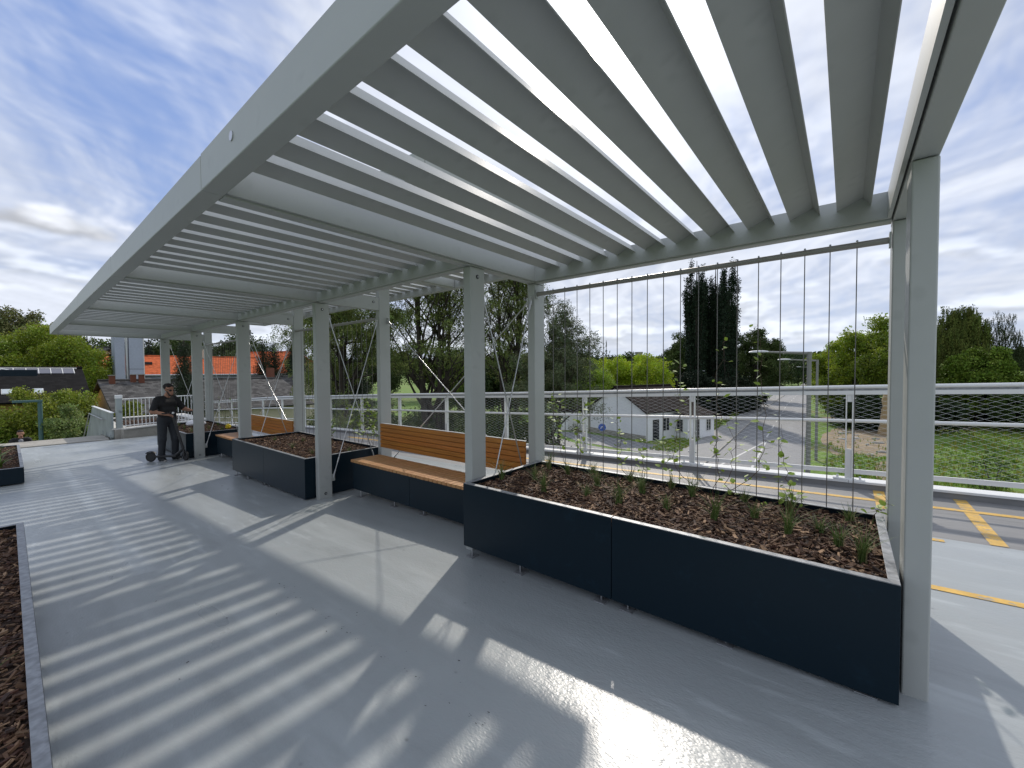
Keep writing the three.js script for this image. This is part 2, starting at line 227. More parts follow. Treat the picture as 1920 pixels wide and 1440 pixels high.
// ---------------------------------------------------------------- the deck and lane
{
  const xs = []; for (let x = -19.35; x <= 9.001; x += 28.35 / 30) xs.push(x);
  const top = quadStrip(xs.map(x => V(x, deckY(x), 5)), xs.map(x => V(x, deckY(x), -5.5)));
  structure('deck', top, M.deck);
  const slab = [];
  const seg = (x0, x1, z0, z1, y0, y1, th) => { const g = new THREE.BoxGeometry(x1 - x0, th, z1 - z0); const p = g.attributes.position; for (let i = 0; i < p.count; i++) { const t = (p.getX(i) > 0); p.setY(i, p.getY(i) - th / 2 + (t ? y1 : y0)); } g.translate((x0 + x1) / 2, 0, (z0 + z1) / 2); g.computeVertexNormals(); return boxUV(g); };
  slab.push(seg(-19.3, 9, -5.49, 5, deckY(-19.3) - 0.01, deckY(9) - 0.01, 0.5));
  const lx = []; for (let x = -56; x <= 9.001; x += 1) lx.push(x);
  for (let i = 1; i < lx.length; i++) slab.push(seg(lx[i - 1], lx[i], -7.45, -5.5, laneY(lx[i - 1]) - 0.012, laneY(lx[i]) - 0.012, 0.45));
  structure('bridge_slab', slab, M.concrete);
  structure('cycle_lane', quadStrip(lx.map(x => V(x, laneY(x), -5.5)), lx.map(x => V(x, laneY(x), -7.22))), M.lane);
  const piers = []; for (const x of [-48, -36, -26, -17, -8, 1]) { piers.push(rod(V(x, GY - 0.2, -6.4), V(x, laneY(x) - 0.4, -6.4), 0.4, 0.4, 16)); if (x > -20) piers.push(rod(V(x, GY - 0.2, 2), V(x, laneY(x) - 0.4, 2), 0.4, 0.4, 16)); }
  structure('bridge_pier', piers, M.concrete);
  // painted lines
  const pl = (x0, x1, z0, z1, f) => { const n = Math.max(2, Math.ceil((x1 - x0) / 1)); const a = [], b = []; for (let i = 0; i <= n; i++) { const x = lerp(x0, x1, i / n); a.push(V(x, f(x) + 0.004, z0)); b.push(V(x, f(x) + 0.004, z1)); } return quadStrip(a, b); };
  structure('yellow_line', [pl(-12, 9, -6.72, -6.62, laneY), pl(1.02, 1.13, -7.2, -6.73, laneY), pl(1.02, 1.13, -6.61, -5.52, laneY), pl(0.29, 0.40, -7.2, -6.73, laneY), pl(0.29, 0.40, -6.61, -6.3, laneY), pl(-1.2, 0.72, -5.45, -5.38, deckY), pl(0.2, 9, -4.27, -4.19, deckY)], M.yellow);
}

// ---------------------------------------------------------------- pergola
const FR = [['A', 0.2288], ['2', -2.826], ['B', -5.865], ['D', -8.945], ['E', -11.933], ['F', -15.0]].map(([k, x0]) => ({ k, x0, x1: x0 + 0.0973 }));
const ZF0 = -2.9445, ZF1 = -2.7498, ZB0 = -3.958, ZB1 = -3.7635, RB = 2.598, RT = 2.794, HB = 3.19, HT = 3.39;
{
  const pg = thing('pergola', 'long white steel pergola with louvred slat roofs over the grey deck', 'pergola');
  const bolt = (x, y, z) => { const w = part('bolt', [rod(V(x, y, z), V(x + 0.004, y, z), 0.019, 0.019, 16)], M.dark, pg); part('bolt_head', [rod(V(x + 0.003, y, z), V(x + 0.010, y, z), 0.011, 0.010, 6)], M.steel, w); };
  FR.forEach((f, i) => {
    part('post', rb(f.x0, f.x1, deckY(f.x0) - 0.02, RB - 0.004, ZF0, ZF1, 0.009, 3), M.white, pg);
    bolt(f.x1, RB - 0.09, -2.845); bolt(f.x1, deckY(f.x0) + 0.07, -2.845);
    part('post', rb(f.x0, f.x1, deckY(f.x0) - 0.02, i < 2 ? RB - 0.004 : HB - 0.004, ZB0, ZB1, 0.009, 3), M.white, pg);
    part('base_plate', [rb(f.x0 - 0.0, f.x1, deckY(f.x0) - 0.02, deckY(f.x0) + 0.006, ZB0 - 0.05, ZB0 - 0.003, 0.002, 1)], M.white, pg);
    // cross beam of the low roof
    part('cross_beam', rb(f.x0, f.x1, RB, RT, i < 2 ? ZB0 : ZB1 + 0.004, -0.80, 0.006, 2), M.white, pg);
    if (i >= 2) bolt(f.x1, RB + 0.12, -3.66);
    if (i >= 1) {
      if (i === 1) part('post', rb(f.x0, f.x1, RT + 0.004, HB - 0.004, ZB0, ZB1, 0.009, 2), M.white, pg);
      part('cross_beam', rb(f.x0, f.x1, HB, HT, -5.368, -2.234, 0.006, 2), M.white, pg);
    }
  });
  // slat profile, folded sheet
  const th = 0.004;
  const prof = [[0, 0], [0.14, 0.063], [0.18, 0], [0.18 + th, 0.001], [0.142, 0.063 + th * 1.6], [0.138, 0.063 + th * 1.6], [-0.001, th]];
  const slatG = (z0, z1) => toCreasedNormals(prismXY(prof, z0, z1), 0.3);
  for (let b = 0; b < 5; b++) {
    const xr = FR[b].x0, xl = FR[b + 1].x1;
    const seam = 0.003, xa = FR[b + 1].x0 + (b === 4 ? 0 : 0.097 + seam), xb = b === 0 ? FR[0].x1 : FR[b].x0 + 0.097 - seam;
    part('fascia_beam', rb(xa - (b === 4 ? 0 : 0.0), xb, RB, RT + (b % 2 ? -0.006 : 0), -0.797, -0.694, 0.006, 2), M.white, pg);
    const zi = b === 0 ? ZB1 : -2.785;
    part('long_beam', rb(xl + 0.003, xr - 0.003, RB, RT, zi - 0.098, zi, 0.006, 2), M.white, pg);
    // inner cassette frame, a finger's gap inside the beams
    const g = 0.010, w = 0.020, y0 = RB + 0.012, y1 = RT - 0.008;
    for (const q of [bx(xr - g - w, xr - g, y0, y1, zi + g, -0.797 - g), bx(xl + g, xl + g + w, y0, y1, zi + g, -0.797 - g), bx(xl + g + w, xr - g - w, y0, y1, zi + g, zi + g + w)]) part('inner_frame', q, M.white, pg);
    const lowS = slatG(zi + g + w, -0.8);
    for (let k = 0; k < 10; k++) { const m = part('slat', lowS, M.slat, pg); m.position.set(xr - 0.296 - 0.2765 * k, 2.715, 0); }
    if (b >= 1) {
      part('long_beam', rb(xa, b === 1 ? FR[1].x1 : xb, HB, HT, -5.47, -5.37, 0.006, 2), M.white, pg);
      part('long_beam', rb(xa, b === 1 ? FR[1].x1 : xb, HB, HT, -2.232, -2.132, 0.006, 2), M.white, pg);
      for (const q of [bx(xr - g - w, xr - g, HB + 0.012, HT - 0.008, -5.36, -2.242), bx(xl + g, xl + g + w, HB + 0.012, HT - 0.008, -5.36, -2.242)]) part('inner_frame', q, M.white, pg);
      const hiS = slatG(-5.368, -2.234);
      for (let k = 0; k < 10; k++) { const m = part('slat', hiS, M.slat, pg); m.position.set(xr - 0.296 - 0.2765 * k, HB + 0.117, 0); }
    }
  }
  part('bolt_socket', [rod(V(-2.242, 2.712, -0.694), V(-2.242, 2.712, -0.689), 0.022, 0.022, 20)], M.steel, pg);
  // tension rods: crosses inside every frame and, in the bench bays, between the back posts
  const lug = (a) => rb(a.x - 0.006, a.x + 0.006, a.y - 0.05, a.y + 0.05, a.z - 0.025, a.z + 0.025, 0.003, 1);
  const tension = (a, b) => { const d = b.clone().sub(a).normalize(); const m = part('tension_rod', [rod(a, b, 0.0065, 0.0065, 8)], M.steel, pg);
    each('fork_end', [rod(a, a.clone().addScaledVector(d, 0.11), 0.014, 0.011, 8), rod(b, b.clone().addScaledVector(d, -0.11), 0.014, 0.011, 8)], M.steel, m); part('turnbuckle', [rod(b.clone().addScaledVector(d, -0.30), b.clone().addScaledVector(d, -0.22), 0.011, 0.011, 8)], M.steel, m); };
  for (const f of FR.slice(1)) {
    const x = (f.x0 + f.x1) / 2, y = deckY(x);
    const p1 = V(x - 0.02, 2.40, ZF0 - 0.03), p2 = V(x - 0.02, y + 0.27, ZB1 + 0.03), p3 = V(x + 0.02, 2.40, ZB1 + 0.03), p4 = V(x + 0.02, y + 0.27, ZF0 - 0.03);
    tension(p1, p2); tension(p3, p4);
    each('lug', [p1, p2, p3, p4].map(lug), M.white, pg);
  }
  for (const [i, j] of [[1, 2], [3, 4]]) {
    const xr = FR[i].x0 - 0.03, xl = FR[j].x1 + 0.03;
    const p1 = V(xl, 2.44, ZB0 + 0.06), p2 = V(xr, deckY(xr) + 0.3, ZB0 + 0.06), p3 = V(xr, 2.44, ZB0 + 0.1), p4 = V(xl, deckY(xl) + 0.3, ZB0 + 0.1);
    tension(p1, p2); tension(p3, p4);
    each('lug', [p1, p2, p3, p4].map(a => rb(a.x - 0.03, a.x + 0.03, a.y - 0.05, a.y + 0.05, a.z - 0.006, a.z + 0.006, 0.003, 1)), M.white, pg);
  }
}
console.log('pergola');

// ---------------------------------------------------------------- planters
const chipG = (() => { const g = new THREE.BoxGeometry(1, 0.16, 0.32, 2, 1, 1); const p = g.attributes.position; for (let i = 0; i < p.count; i++) { const x = p.getX(i); p.setY(i, p.getY(i) + 0.12 * x * x); p.setZ(i, p.getZ(i) * (1 - 0.8 * x * x + 0.2 * x)); } g.computeVertexNormals(); return g; })();
M.chip = std([1, 1, 1], 0.85);
const CHIPC = [[0.052, 0.026, 0.015], [0.075, 0.038, 0.02], [0.034, 0.018, 0.012], [0.14, 0.078, 0.042], [0.24, 0.15, 0.085], [0.06, 0.024, 0.013], [0.10, 0.052, 0.027]];
function mulch(parent, x0, x1, z0, z1, y, n, seed, size = 0.04) {
  const r = rng(seed), m = new THREE.InstancedMesh(chipG, M.chip, n), o = new THREE.Object3D(), c = new THREE.Color();
  for (let i = 0; i < n; i++) { const L = size * (0.45 + r() * r() * 1.5); const x = lerp(x0 + 0.02, x1 - 0.02, r()), z = lerp(z0 + 0.02, z1 - 0.02, r()); o.position.set(x, y + 0.018 * fbm(x * 3, z * 3, seed, 3) + r() * 0.018, z); o.rotation.set((r() - 0.5) * 0.9, r() * 6.283, (r() - 0.5) * 0.8); o.scale.set(L, L * (0.5 + r() * 0.7), L * (0.5 + r() * 0.7)); o.updateMatrix(); m.setMatrixAt(i, o.matrix); const k = CHIPC[Math.min(6, Math.floor(r() * 7))], v = 0.7 + r() * 0.7; c.setRGB(k[0] * v, k[1] * v, k[2] * v); m.setColorAt(i, c); }
  m.name = 'bark_mulch'; m.userData.kind = 'stuff'; parent.add(m); return m;
}
function planter(label, x0, x1, z0, z1, y0, y1, soilDrop, n, seed, group) {
  const p = thing('planter_box', label, 'planter', [(x0 + x1) / 2, y0, (z0 + z1) / 2], 0, group);
  const hx = (x1 - x0) / 2, hz = (z1 - z0) / 2, H = y1 - y0, t = 0.008, cx = (x0 + x1) / 2, cz = (z0 + z1) / 2;
  const sm = 0.0025;
  for (const s of [1, -1]) for (const k of [-1, 1]) part('side_panel', rb(k < 0 ? -hx : sm, k < 0 ? -sm : hx, 0, H, s > 0 ? hz - t : -hz, s > 0 ? hz : -hz + t, 0.002, 1), M.navy, p);
  for (const s of [-1, 1]) part('end_panel', rb(s > 0 ? hx - t : -hx + 0.001, s > 0 ? hx - 0.001 : -hx + t, 0, H, -hz + t + 0.001, hz - t - 0.001, 0.002, 1), M.navy, p);
  part('floor_panel', bx(-hx + 0.01, hx - 0.01, 0.004, 0.02, -hz + 0.01, hz - 0.01), M.navy, p);
  const w = 0.045, e = 0.001;
  part('rim', [rb(-hx + e, -sm, H, H + 0.006, hz - w, hz - e, 0.002, 1), rb(sm, hx - e, H, H + 0.006, hz - w, hz - e, 0.002, 1), rb(-hx + e, -sm, H, H + 0.006, -hz + e, -hz + w, 0.002, 1), rb(sm, hx - e, H, H + 0.006, -hz + e, -hz + w, 0.002, 1), rb(-hx + e, -hx + w, H, H + 0.006, -hz + w, hz - w, 0.002, 1), rb(hx - w, hx - e, H, H + 0.006, -hz + w, hz - w, 0.002, 1)], M.galv, p);
  // adjustable feet standing on the sloping deck
  for (const fx of [-hx + 0.06, -hx + 0.62, -0.10, 0.10, hx - 0.75, hx - 0.12]) for (const fz of [-hz + 0.08, hz - 0.05]) { const gy = deckY(cx + fx) - y0; const f = part('foot', [rod(V(fx, gy + 0.004, fz), V(fx, 0.006, fz), 0.008, 0.008, 8)], M.steel, p); part('foot_pad', [rb(fx - 0.045, fx + 0.045, gy + 0.001, gy + 0.008, fz - 0.045, fz + 0.045, 0.002, 1)], M.galv, f); }
  const sy = H - soilDrop; const g = new THREE.PlaneGeometry(2 * hx - 0.03, 2 * hz - 0.03, 60, 24); g.rotateX(-Math.PI / 2); const q = g.attributes.position; for (let i = 0; i < q.count; i++) q.setY(i, sy + 0.018 * fbm((q.getX(i)) * 3, (q.getZ(i)) * 3, seed, 3)); g.computeVertexNormals();
  part('soil', g, M.soil, p);
  mulch(p, -hx + 0.01, hx - 0.01, -hz + 0.01, hz - 0.01, sy + 0.004, n, seed, 0.042);
  return p;
}
planter('nearest navy planter box of bark mulch and grass tufts beside the end post', -2.712, 0.212, -3.835, -2.615, 0.014, 0.585, 0.055, 11500, 11, 'navy planters along the pergola');
planter('navy planter box of bark mulch between the two wooden benches', -8.83, -5.885, -3.835, -2.61, -0.173, 0.398, 0.05, 8000, 12, 'navy planters along the pergola');
planter('far navy planter box beside the man with the scooter', -14.88, -11.96, -3.835, -2.61, -0.36, 0.211, 0.05, 5000, 13, 'navy planters along the pergola');
planter('low planter of bark mulch cut off by the bottom left corner', -5.72, -1.75, -0.065, 1.15, -0.01, 0.28, 0.045, 13000, 14, 'low planters along the open edge');
planter('low navy planter with leafy plants at the left edge of the deck', -15.4, -11.55, -0.16, 1.1, -0.34, -0.06, 0.04, 4000, 15, 'low planters along the open edge');
{ // loose bark crumbs on the deck
  const r = rng(8), n = 130, m = new THREE.InstancedMesh(chipG, M.chip, n), o = new THREE.Object3D(), c = new THREE.Color();
  for (let i = 0; i < n; i++) { let x, z; if (i < 60) { const t = r(); x = lerp(-3.6, -1.1, t) + (r() - 0.5) * 0.1; z = -1.36 + (r() - 0.5) * (r() < 0.7 ? 0.03 : 0.5); } else { x = 1.8 - r() * 12; z = -5.2 + r() * 5; } const L = 0.004 + r() * r() * 0.013; o.position.set(x, deckY(x) + 0.004, z); o.rotation.set(0, i < 60 ? (r() - 0.5) : r() * 6, 0); o.scale.set(L, L * 0.6, L * 0.8); o.updateMatrix(); m.setMatrixAt(i, o.matrix); const k = 0.02 + r() * 0.03; c.setRGB(k, k * 0.8, k * 0.65); m.setColorAt(i, c); }
  m.name = 'bark_crumbs'; tag(m, 'tiny dark bark crumbs scattered on the grey deck', 'crumbs', null, 'stuff'); scene.add(m);
}
console.log('planters');

// ---------------------------------------------------------------- benches
function bench(label, dx, dy) {
  const b = thing('bench', label, 'bench', [dx, dy, 0], 0, 'wooden benches between the planters');
  const x0 = -5.53, x1 = -2.86, zf = -3.1, zb = -3.57, yt = 0.36;
  const r = rng(31);
  for (const [a, c] of [[x0 + 0.02, (x0 + x1) / 2 - 0.002], [(x0 + x1) / 2 + 0.002, x1 - 0.02]]) part('base_panel', rb(a, c, -0.062, yt - 0.04, zf - 0.03, zf - 0.022, 0.002, 1), M.navy, b);
  each('base_panel', [bx(x0 + 0.02, x0 + 0.028, -0.062, yt - 0.04, zb + 0.02, zf - 0.031), bx(x1 - 0.028, x1 - 0.02, -0.062, yt - 0.04, zb + 0.02, zf - 0.031), bx(x0 + 0.03, x1 - 0.03, -0.062, yt - 0.04, zb + 0.01, zb + 0.018)], M.navy, b);
  for (const fx of [x0 + 0.14, x0 + 0.95, x0 + 1.55, x1 - 0.25]) for (const fz of [zf - 0.07, zb + 0.06]) { const gy = deckY(fx + dx) - dy; const f = part('foot', [rod(V(fx, gy + 0.004, fz), V(fx, -0.06, fz), 0.008, 0.008, 8)], M.steel, b); part('foot_pad', [rb(fx - 0.045, fx + 0.045, gy + 0.001, gy + 0.008, fz - 0.03, fz + 0.045, 0.002, 1)], M.galv, f); }
  const n = 34, w = (x1 - x0) / n; const pg = rb(-w / 2 + 0.005, w / 2 - 0.005, yt - 0.036, yt, zb, zf, 0.003, 1);
  for (let i = 0; i < n; i++) { const m = part('plank', pg, M.seat[Math.floor(r() * 3)], b); m.position.set(x0 + w * (i + 0.5), (r() - 0.5) * 0.002, (r() - 0.5) * 0.004); }
  // backrest between the back posts
  const bl = -5.745, br = -2.85, y0 = 0.422, y1 = 0.805, nb = 6, bh = (y1 - y0) / nb;
  const bd = rb(bl, br, 0.004, bh - 0.004, -3.752, -3.730, 0.004, 1); part('backing_board', bx(bl + 0.002, br - 0.002, y0 + 0.006, y1 - 0.006, -3.7585, -3.7525), M.wood[0], b);
  for (let i = 0; i < nb; i++) { const m = part('board', bd, M.wood[(i * 3 + 1) % 4], b); m.position.set(0, y0 + bh * i, 0); }
  each('backrest_bracket', [bl + 0.08, (bl + br) / 2, br - 0.08].map(x => bx(x - 0.03, x + 0.03, y0 + 0.01, y1 - 0.01, -3.776, -3.7595)), M.white, b);
  part('backrest_cap', [rb(bl, br, y1 + 0.001, y1 + 0.006, -3.765, -3.735, 0.002, 1)], M.rail, b);
  return b;
}
bench('wooden bench with slatted backrest between the two nearest planters', 0, 0);
bench('farther wooden bench between the second planter and the man', -6.085, -0.187);

// ---------------------------------------------------------------- trellises
function trellis(label, xl, xr, yb, slack, seed) {
  const t = thing('wire_trellis', label, 'trellis', [0, 0, 0], 0, 'wire trellises at the back of the planters');
  const z = -3.80, y = 2.477;
  part('top_tube', [rod(V(xl, y, z), V(xr, y, z), 0.022, 0.022, 14), rod(V(xl + 0.002, y, z), V(xl + 0.02, y, z), 0.026, 0.026, 14)], M.tube, t);
  each('end_plate', [rb(xl - 0.012, xl - 0.001, y - 0.05, y + 0.05, z - 0.03, z + 0.03, 0.002, 1), rb(xr + 0.001, xr + 0.012, y - 0.05, y + 0.05, z - 0.03, z + 0.03, 0.002, 1)], M.white, t);
  const n = 18, r = rng(seed);
  for (let i = 0; i < n; i++) { const x = xr - 0.165 - i * 0.15; if (x < xl + 0.08) break; const off = slack ? (r() - 0.5) * slack : 0; const m = part('wire', [rod(V(x + off, yb, z), V(x, y - 0.02, z), 0.0036, 0.0036, 6)], M.cable, t); part('wire_stop', [rod(V(x, y + 0.02, z), V(x, y + 0.034, z), 0.008, 0.006, 8)], M.steel, m); }
}
trellis('wire trellis hanging behind the nearest planter, open to the road view', -2.71, 0.212, 0.591, 0, 1);
trellis('wire trellis behind the middle planter in front of the big trees', -8.83, -5.89, 0.404, 0.06, 2);
trellis('wire trellis behind the far planter near the man', -14.88, -11.96, 0.217, 0.03, 3);
console.log('benches');

// ---------------------------------------------------------------- bridge railing
{
  const R = thing('bridge_railing', 'white steel bridge railing with wire mesh above the road', 'railing');
  const z = -7.3; const xs = []; for (let x = 8.24; x > -56; x -= 2.05) xs.push(x);
  const run = (f, rr, seg = 10) => { const g = []; for (let i = 1; i < xs.length; i++) g.push(rod(V(xs[i], f(xs[i]), z), V(xs[i - 1], f(xs[i - 1]), z), rr, rr, seg, true)); return g; };
  const bar = (dy0, dy1, w, fy) => { const g = []; for (let i = 1; i < xs.length; i++) { const L = xs[i - 1] - xs[i]; const b = new THREE.BoxGeometry(L, dy1 - dy0, w); const p = b.attributes.position; for (let k = 0; k < p.count; k++) p.setY(k, p.getY(k) + (dy0 + dy1) / 2 + fy(p.getX(k) > 0 ? xs[i - 1] : xs[i])); b.translate((xs[i] + xs[i - 1]) / 2, 0, z); b.computeVertexNormals(); g.push(boxUV(b)); } return g; };
  part('top_rail', run(x => railY(x) - 0.026, 0.026, 14), M.rail, R);
  part('light_strip', bar(-0.075, -0.05, 0.03, railY), M.galv, R);
  part('upper_bar', bar(-0.13, -0.076, 0.045, railY), M.rail, R);
  part('mid_rail', run(x => railY(x) - 0.49, 0.024, 10), M.rail, R);
  part('lower_bar', bar(-1.215, -1.155, 0.03, railY), M.rail, R);
  // kerb: grey upstand with a white flashing
  const ub = []; for (let i = 1; i < xs.length; i++) { const L = xs[i - 1] - xs[i]; const g = new THREE.BoxGeometry(L, 0.16, 0.2); const p = g.attributes.position; for (let k = 0; k < p.count; k++) p.setY(k, p.getY(k) - 0.01 + laneY(p.getX(k) > 0 ? xs[i - 1] : xs[i])); g.translate((xs[i] + xs[i - 1]) / 2, 0, -7.32); g.computeVertexNormals(); ub.push(boxUV(g)); }
  part('upstand', ub, M.lane, R);
  const fl = []; for (let i = 1; i < xs.length; i++) { const L = xs[i - 1] - xs[i]; const g = new THREE.BoxGeometry(L - 0.004, 0.028, 0.25); const p = g.attributes.position; for (let k = 0; k < p.count; k++) p.setY(k, p.getY(k) + 0.086 + laneY(p.getX(k) > 0 ? xs[i - 1] : xs[i])); g.translate((xs[i] + xs[i - 1]) / 2, 0, -7.33); g.computeVertexNormals(); fl.push(boxUV(g)); }
  part('kerb_flashing', fl, M.rail, R);
  xs.forEach((x, i) => {
    const y0 = laneY(x) + 0.10, y1 = railY(x) - 0.13;
    const p = part('post', [rb(x - 0.042, x - 0.027, y0, y1, z - 0.03, z + 0.03, 0.003, 1), rb(x + 0.027, x + 0.042, y0, y1, z - 0.03, z + 0.03, 0.003, 1), rb(x - 0.026, x + 0.026, y1 - 0.1, y1, z - 0.012, z + 0.012, 0.003, 1), rb(x - 0.04, x + 0.04, y0, y0 + 0.42, z - 0.014, z + 0.014, 0.003, 1)], M.rail, R);
    if (x > -22) { part('post_foot', [rb(x - 0.17, x + 0.17, y0, y0 + 0.02, z - 0.07, z + 0.07, 0.004, 1), ...[-0.12, 0.12].map(d => rod(V(x + d, y0 + 0.02, z + 0.04), V(x + d, y0 + 0.06, z + 0.04), 0.014, 0.012, 8))], M.rail, p);
      const cl = []; for (const yy of [y1 - 0.05, y1 - 0.38, y1 - 0.62, y0 + 0.55, y0 + 0.2]) for (const d of [-0.055, 0.055]) cl.push(rod(V(x + d - 0.012, yy, z), V(x + d + 0.012, yy, z), 0.011, 0.011, 6)); part('mesh_clamp', cl, M.steel, p); }
  });
  // rhombic cable net in every bay, thin real wires
  const wire = (a, b, r) => { const d = b.clone().sub(a).normalize(); const s = V(-d.y, d.x, 0), o = [s.clone().multiplyScalar(r), V(s.x * -0.5 * r, s.y * -0.5 * r, 0.87 * r), V(s.x * -0.5 * r, s.y * -0.5 * r, -0.87 * r)]; const P = [], push = (...q) => q.forEach(v => P.push(v.x, v.y, v.z)); for (let k = 0; k < 3; k++) { const o1 = o[k], o2 = o[(k + 1) % 3]; const A = a.clone().add(o1), B = a.clone().add(o2), C = b.clone().add(o1), D = b.clone().add(o2); push(A, B, C, B, D, C); } return P; };
  for (let i = 1; i < xs.length; i++) {
    if (xs[i] < -15) { part('infill_rail', [0.72, 0.28].map(k => rod(V(xs[i], railY(xs[i]) - 1.2 + k * 1.0, z), V(xs[i - 1], railY(xs[i - 1]) - 1.2 + k * 1.0, z), 0.014, 0.014, 6)), M.rail, R); continue; }
    const xa = xs[i] + 0.06, xb = xs[i - 1] - 0.06, ya = railY((xa + xb) / 2) - 1.15, yb = railY((xa + xb) / 2) - 0.135, m = 0.375, P = [];
    const sl = (railY(xb) - railY(xa)) / (xb - xa), xm = (xa + xb) / 2;
    for (const s of [1, -1]) { const span = (yb - ya) / m; const k0 = Math.floor((xa - span) / 0.16), k1 = Math.ceil((xb + span) / 0.16); for (let k = k0; k <= k1; k++) { const xk = k * 0.16; let t0, t1; if (s > 0) { t0 = Math.max(xa, xk); t1 = Math.min(xb, xk + span); } else { t0 = Math.max(xa, xk - span); t1 = Math.min(xb, xk); } if (t1 - t0 < 0.02) continue; const yy = t => (s > 0 ? ya + (t - xk) * m : ya + (xk - t) * m) + sl * (t - xm); P.push(...wire(V(t0, yy(t0), z), V(t1, yy(t1), z), 0.0011)); } }
    const g = new THREE.BufferGeometry(); g.setAttribute('position', new THREE.Float32BufferAttribute(P, 3)); g.computeVertexNormals(); g.setAttribute('uv', new THREE.Float32BufferAttribute(new Float32Array(P.length / 3 * 2), 2));
    const me = part('wire_net', g, M.rail, R); me.userData.kind = 'stuff';
  }
}
console.log('railing');

// ---------------------------------------------------------------- small plants
function leafMat(col, tr) { return new THREE.MeshPhysicalMaterial({ color: LIN(...col), roughness: 0.62, transmission: tr, thickness: 0, side: THREE.DoubleSide, ior: 1.3 }); }
M.leafBright = leafMat([0.26, 0.38, 0.05], 0.35);
M.leafFresh = leafMat([0.15, 0.24, 0.045], 0.25);
M.blade = leafMat([0.11, 0.17, 0.045], 0.15);
M.bladeDry = leafMat([0.30, 0.25, 0.13], 0.1);
M.stem = std([0.10, 0.065, 0.04], 0.8);
function bladeGeo(h, w, lean, turn) { const n = 5, pos = [], idx = []; for (let i = 0; i <= n; i++) { const t = i / n, x = lean * t * t * h, y = h * (t - 0.25 * lean * t * t), ww = w * (1 - t * 0.92) / 2; pos.push(x, y, -ww, x, y, ww); if (i) { const a = 2 * i - 2; idx.push(a, a + 1, a + 2, a + 1, a + 3, a + 2); } } const g = new THREE.BufferGeometry(); g.setAttribute('position', new THREE.Float32BufferAttribute(pos, 3)); g.setAttribute('uv', new THREE.Float32BufferAttribute(new Float32Array(pos.length / 3 * 2), 2)); g.setIndex(idx); g.computeVertexNormals(); g.rotateY(turn); return g; }
function tuft(x, y, z, h, n, seed, label, group, mat = M.blade) { const r = rng(seed), gs = [], dry = []; for (let i = 0; i < n; i++) { const g = bladeGeo(h * (0.5 + r() * 0.7), 0.005 + r() * 0.003, 0.15 + r() * 0.85, r() * 6.283); const a = r() * 6.283, d = r() * 0.025; g.translate(Math.cos(a) * d, 0, Math.sin(a) * d); (r() < 0.16 ? dry : gs).push(g); } const t = thing('grass_tuft', label, 'grass tuft', [x, y, z], 0, group); part('blades', gs, mat, t); if (dry.length) part('dry_blades', dry, M.bladeDry, t); return t; }
{
  const yA = 0.535, G1 = 'grass tufts in the nearest planter';
  const spots = [[-2.35, -3.23], [-1.76, -3.39], [-1.69, -3.07], [-1.39, -3.04], [-1.58, -3.7], [-1.36, -3.45], [-1.06, -3.17], [-0.71, -3.12], [-1.2, -3.72], [-0.99, -3.6], [-0.62, -3.7], [-0.28, -3.14], [-0.02, -3.12], [-0.3, -3.6], [0.03, -3.68], [-2.5, -3.7], [-2.2, -3.6], [-2.62, -3.05], [-0.5, -3.35], [0.08, -2.95], [-2.0, -3.75], [-2.05, -2.95], [-0.12, -3.3]];
  spots.forEach(([x, z], i) => tuft(x, yA, z, [0.17, 0.22, 0.13, 0.24][i % 4], 64, 100 + i, 'small green grass tuft in the bark mulch of the nearest planter', G1));
  [[-8.2, -3.1], [-7.7, -3.4], [-7.2, -3.0], [-6.9, -3.5], [-6.4, -2.95], [-6.1, -3.4], [-7.4, -3.6]].forEach(([x, z], i) => tuft(x, 0.352, z, 0.1, 34, 200 + i, 'small grass tuft in the bark mulch of the middle planter', 'grass tufts in the middle planter'));
  [[-14.4, -3.0], [-13.9, -3.4], [-13.4, -2.9], [-12.9, -3.3], [-12.5, -2.85], [-12.2, -3.4], [-13.6, -3.7], [-12.6, -3.65]].forEach(([x, z], i) => tuft(x, 0.165, z, 0.16, 44, 300 + i, 'small grass tuft in the far planter beside the man', 'grass tufts in the far planter'));
  [[-5.45, 0.2], [-5.3, 0.5], [-4.9, 0.14], [-2.9, 0.1], [-3.9, 0.6]].forEach(([x, z], i) => tuft(x, 0.24, z, 0.1, 34, 400 + i, 'small grey green tuft in the low planter at the bottom left', 'tufts in the low corner planter'));
  [[-12.1, 0.12], [-12.6, 0.3], [-13.2, 0.15], [-13.9, 0.3], [-12.3, 0.55], [-14.6, 0.2]].forEach(([x, z], i) => { const r = rng(500 + i), gs = []; for (let k = 0; k < 26; k++) { const L = 0.16 + r() * 0.18, g = bladeGeo(L, 0.05 + r() * 0.03, 0.3 + r() * 0.8, r() * 6.283); gs.push(g); } const t = thing('leafy_plant', 'broad leafy green plant in the low planter at the left edge', 'plant', [x, -0.105, z], 0, 'leafy plants in the left edge planter'); part('leaves', gs, M.leafFresh, t); });
}
const leafShape = (() => { const s = new THREE.Shape(); s.moveTo(0, 0); s.quadraticCurveTo(0.42, 0.25, 0.3, 0.55); s.quadraticCurveTo(0.2, 0.8, 0, 1); s.quadraticCurveTo(-0.2, 0.8, -0.3, 0.55); s.quadraticCurveTo(-0.42, 0.25, 0, 0); const g = new THREE.ShapeGeometry(s, 3); const p = g.attributes.position; for (let i = 0; i < p.count; i++) p.setZ(i, 0.18 * Math.abs(p.getX(i)) - 0.12 * p.getY(i) * p.getY(i)); g.computeVertexNormals(); return g; })();
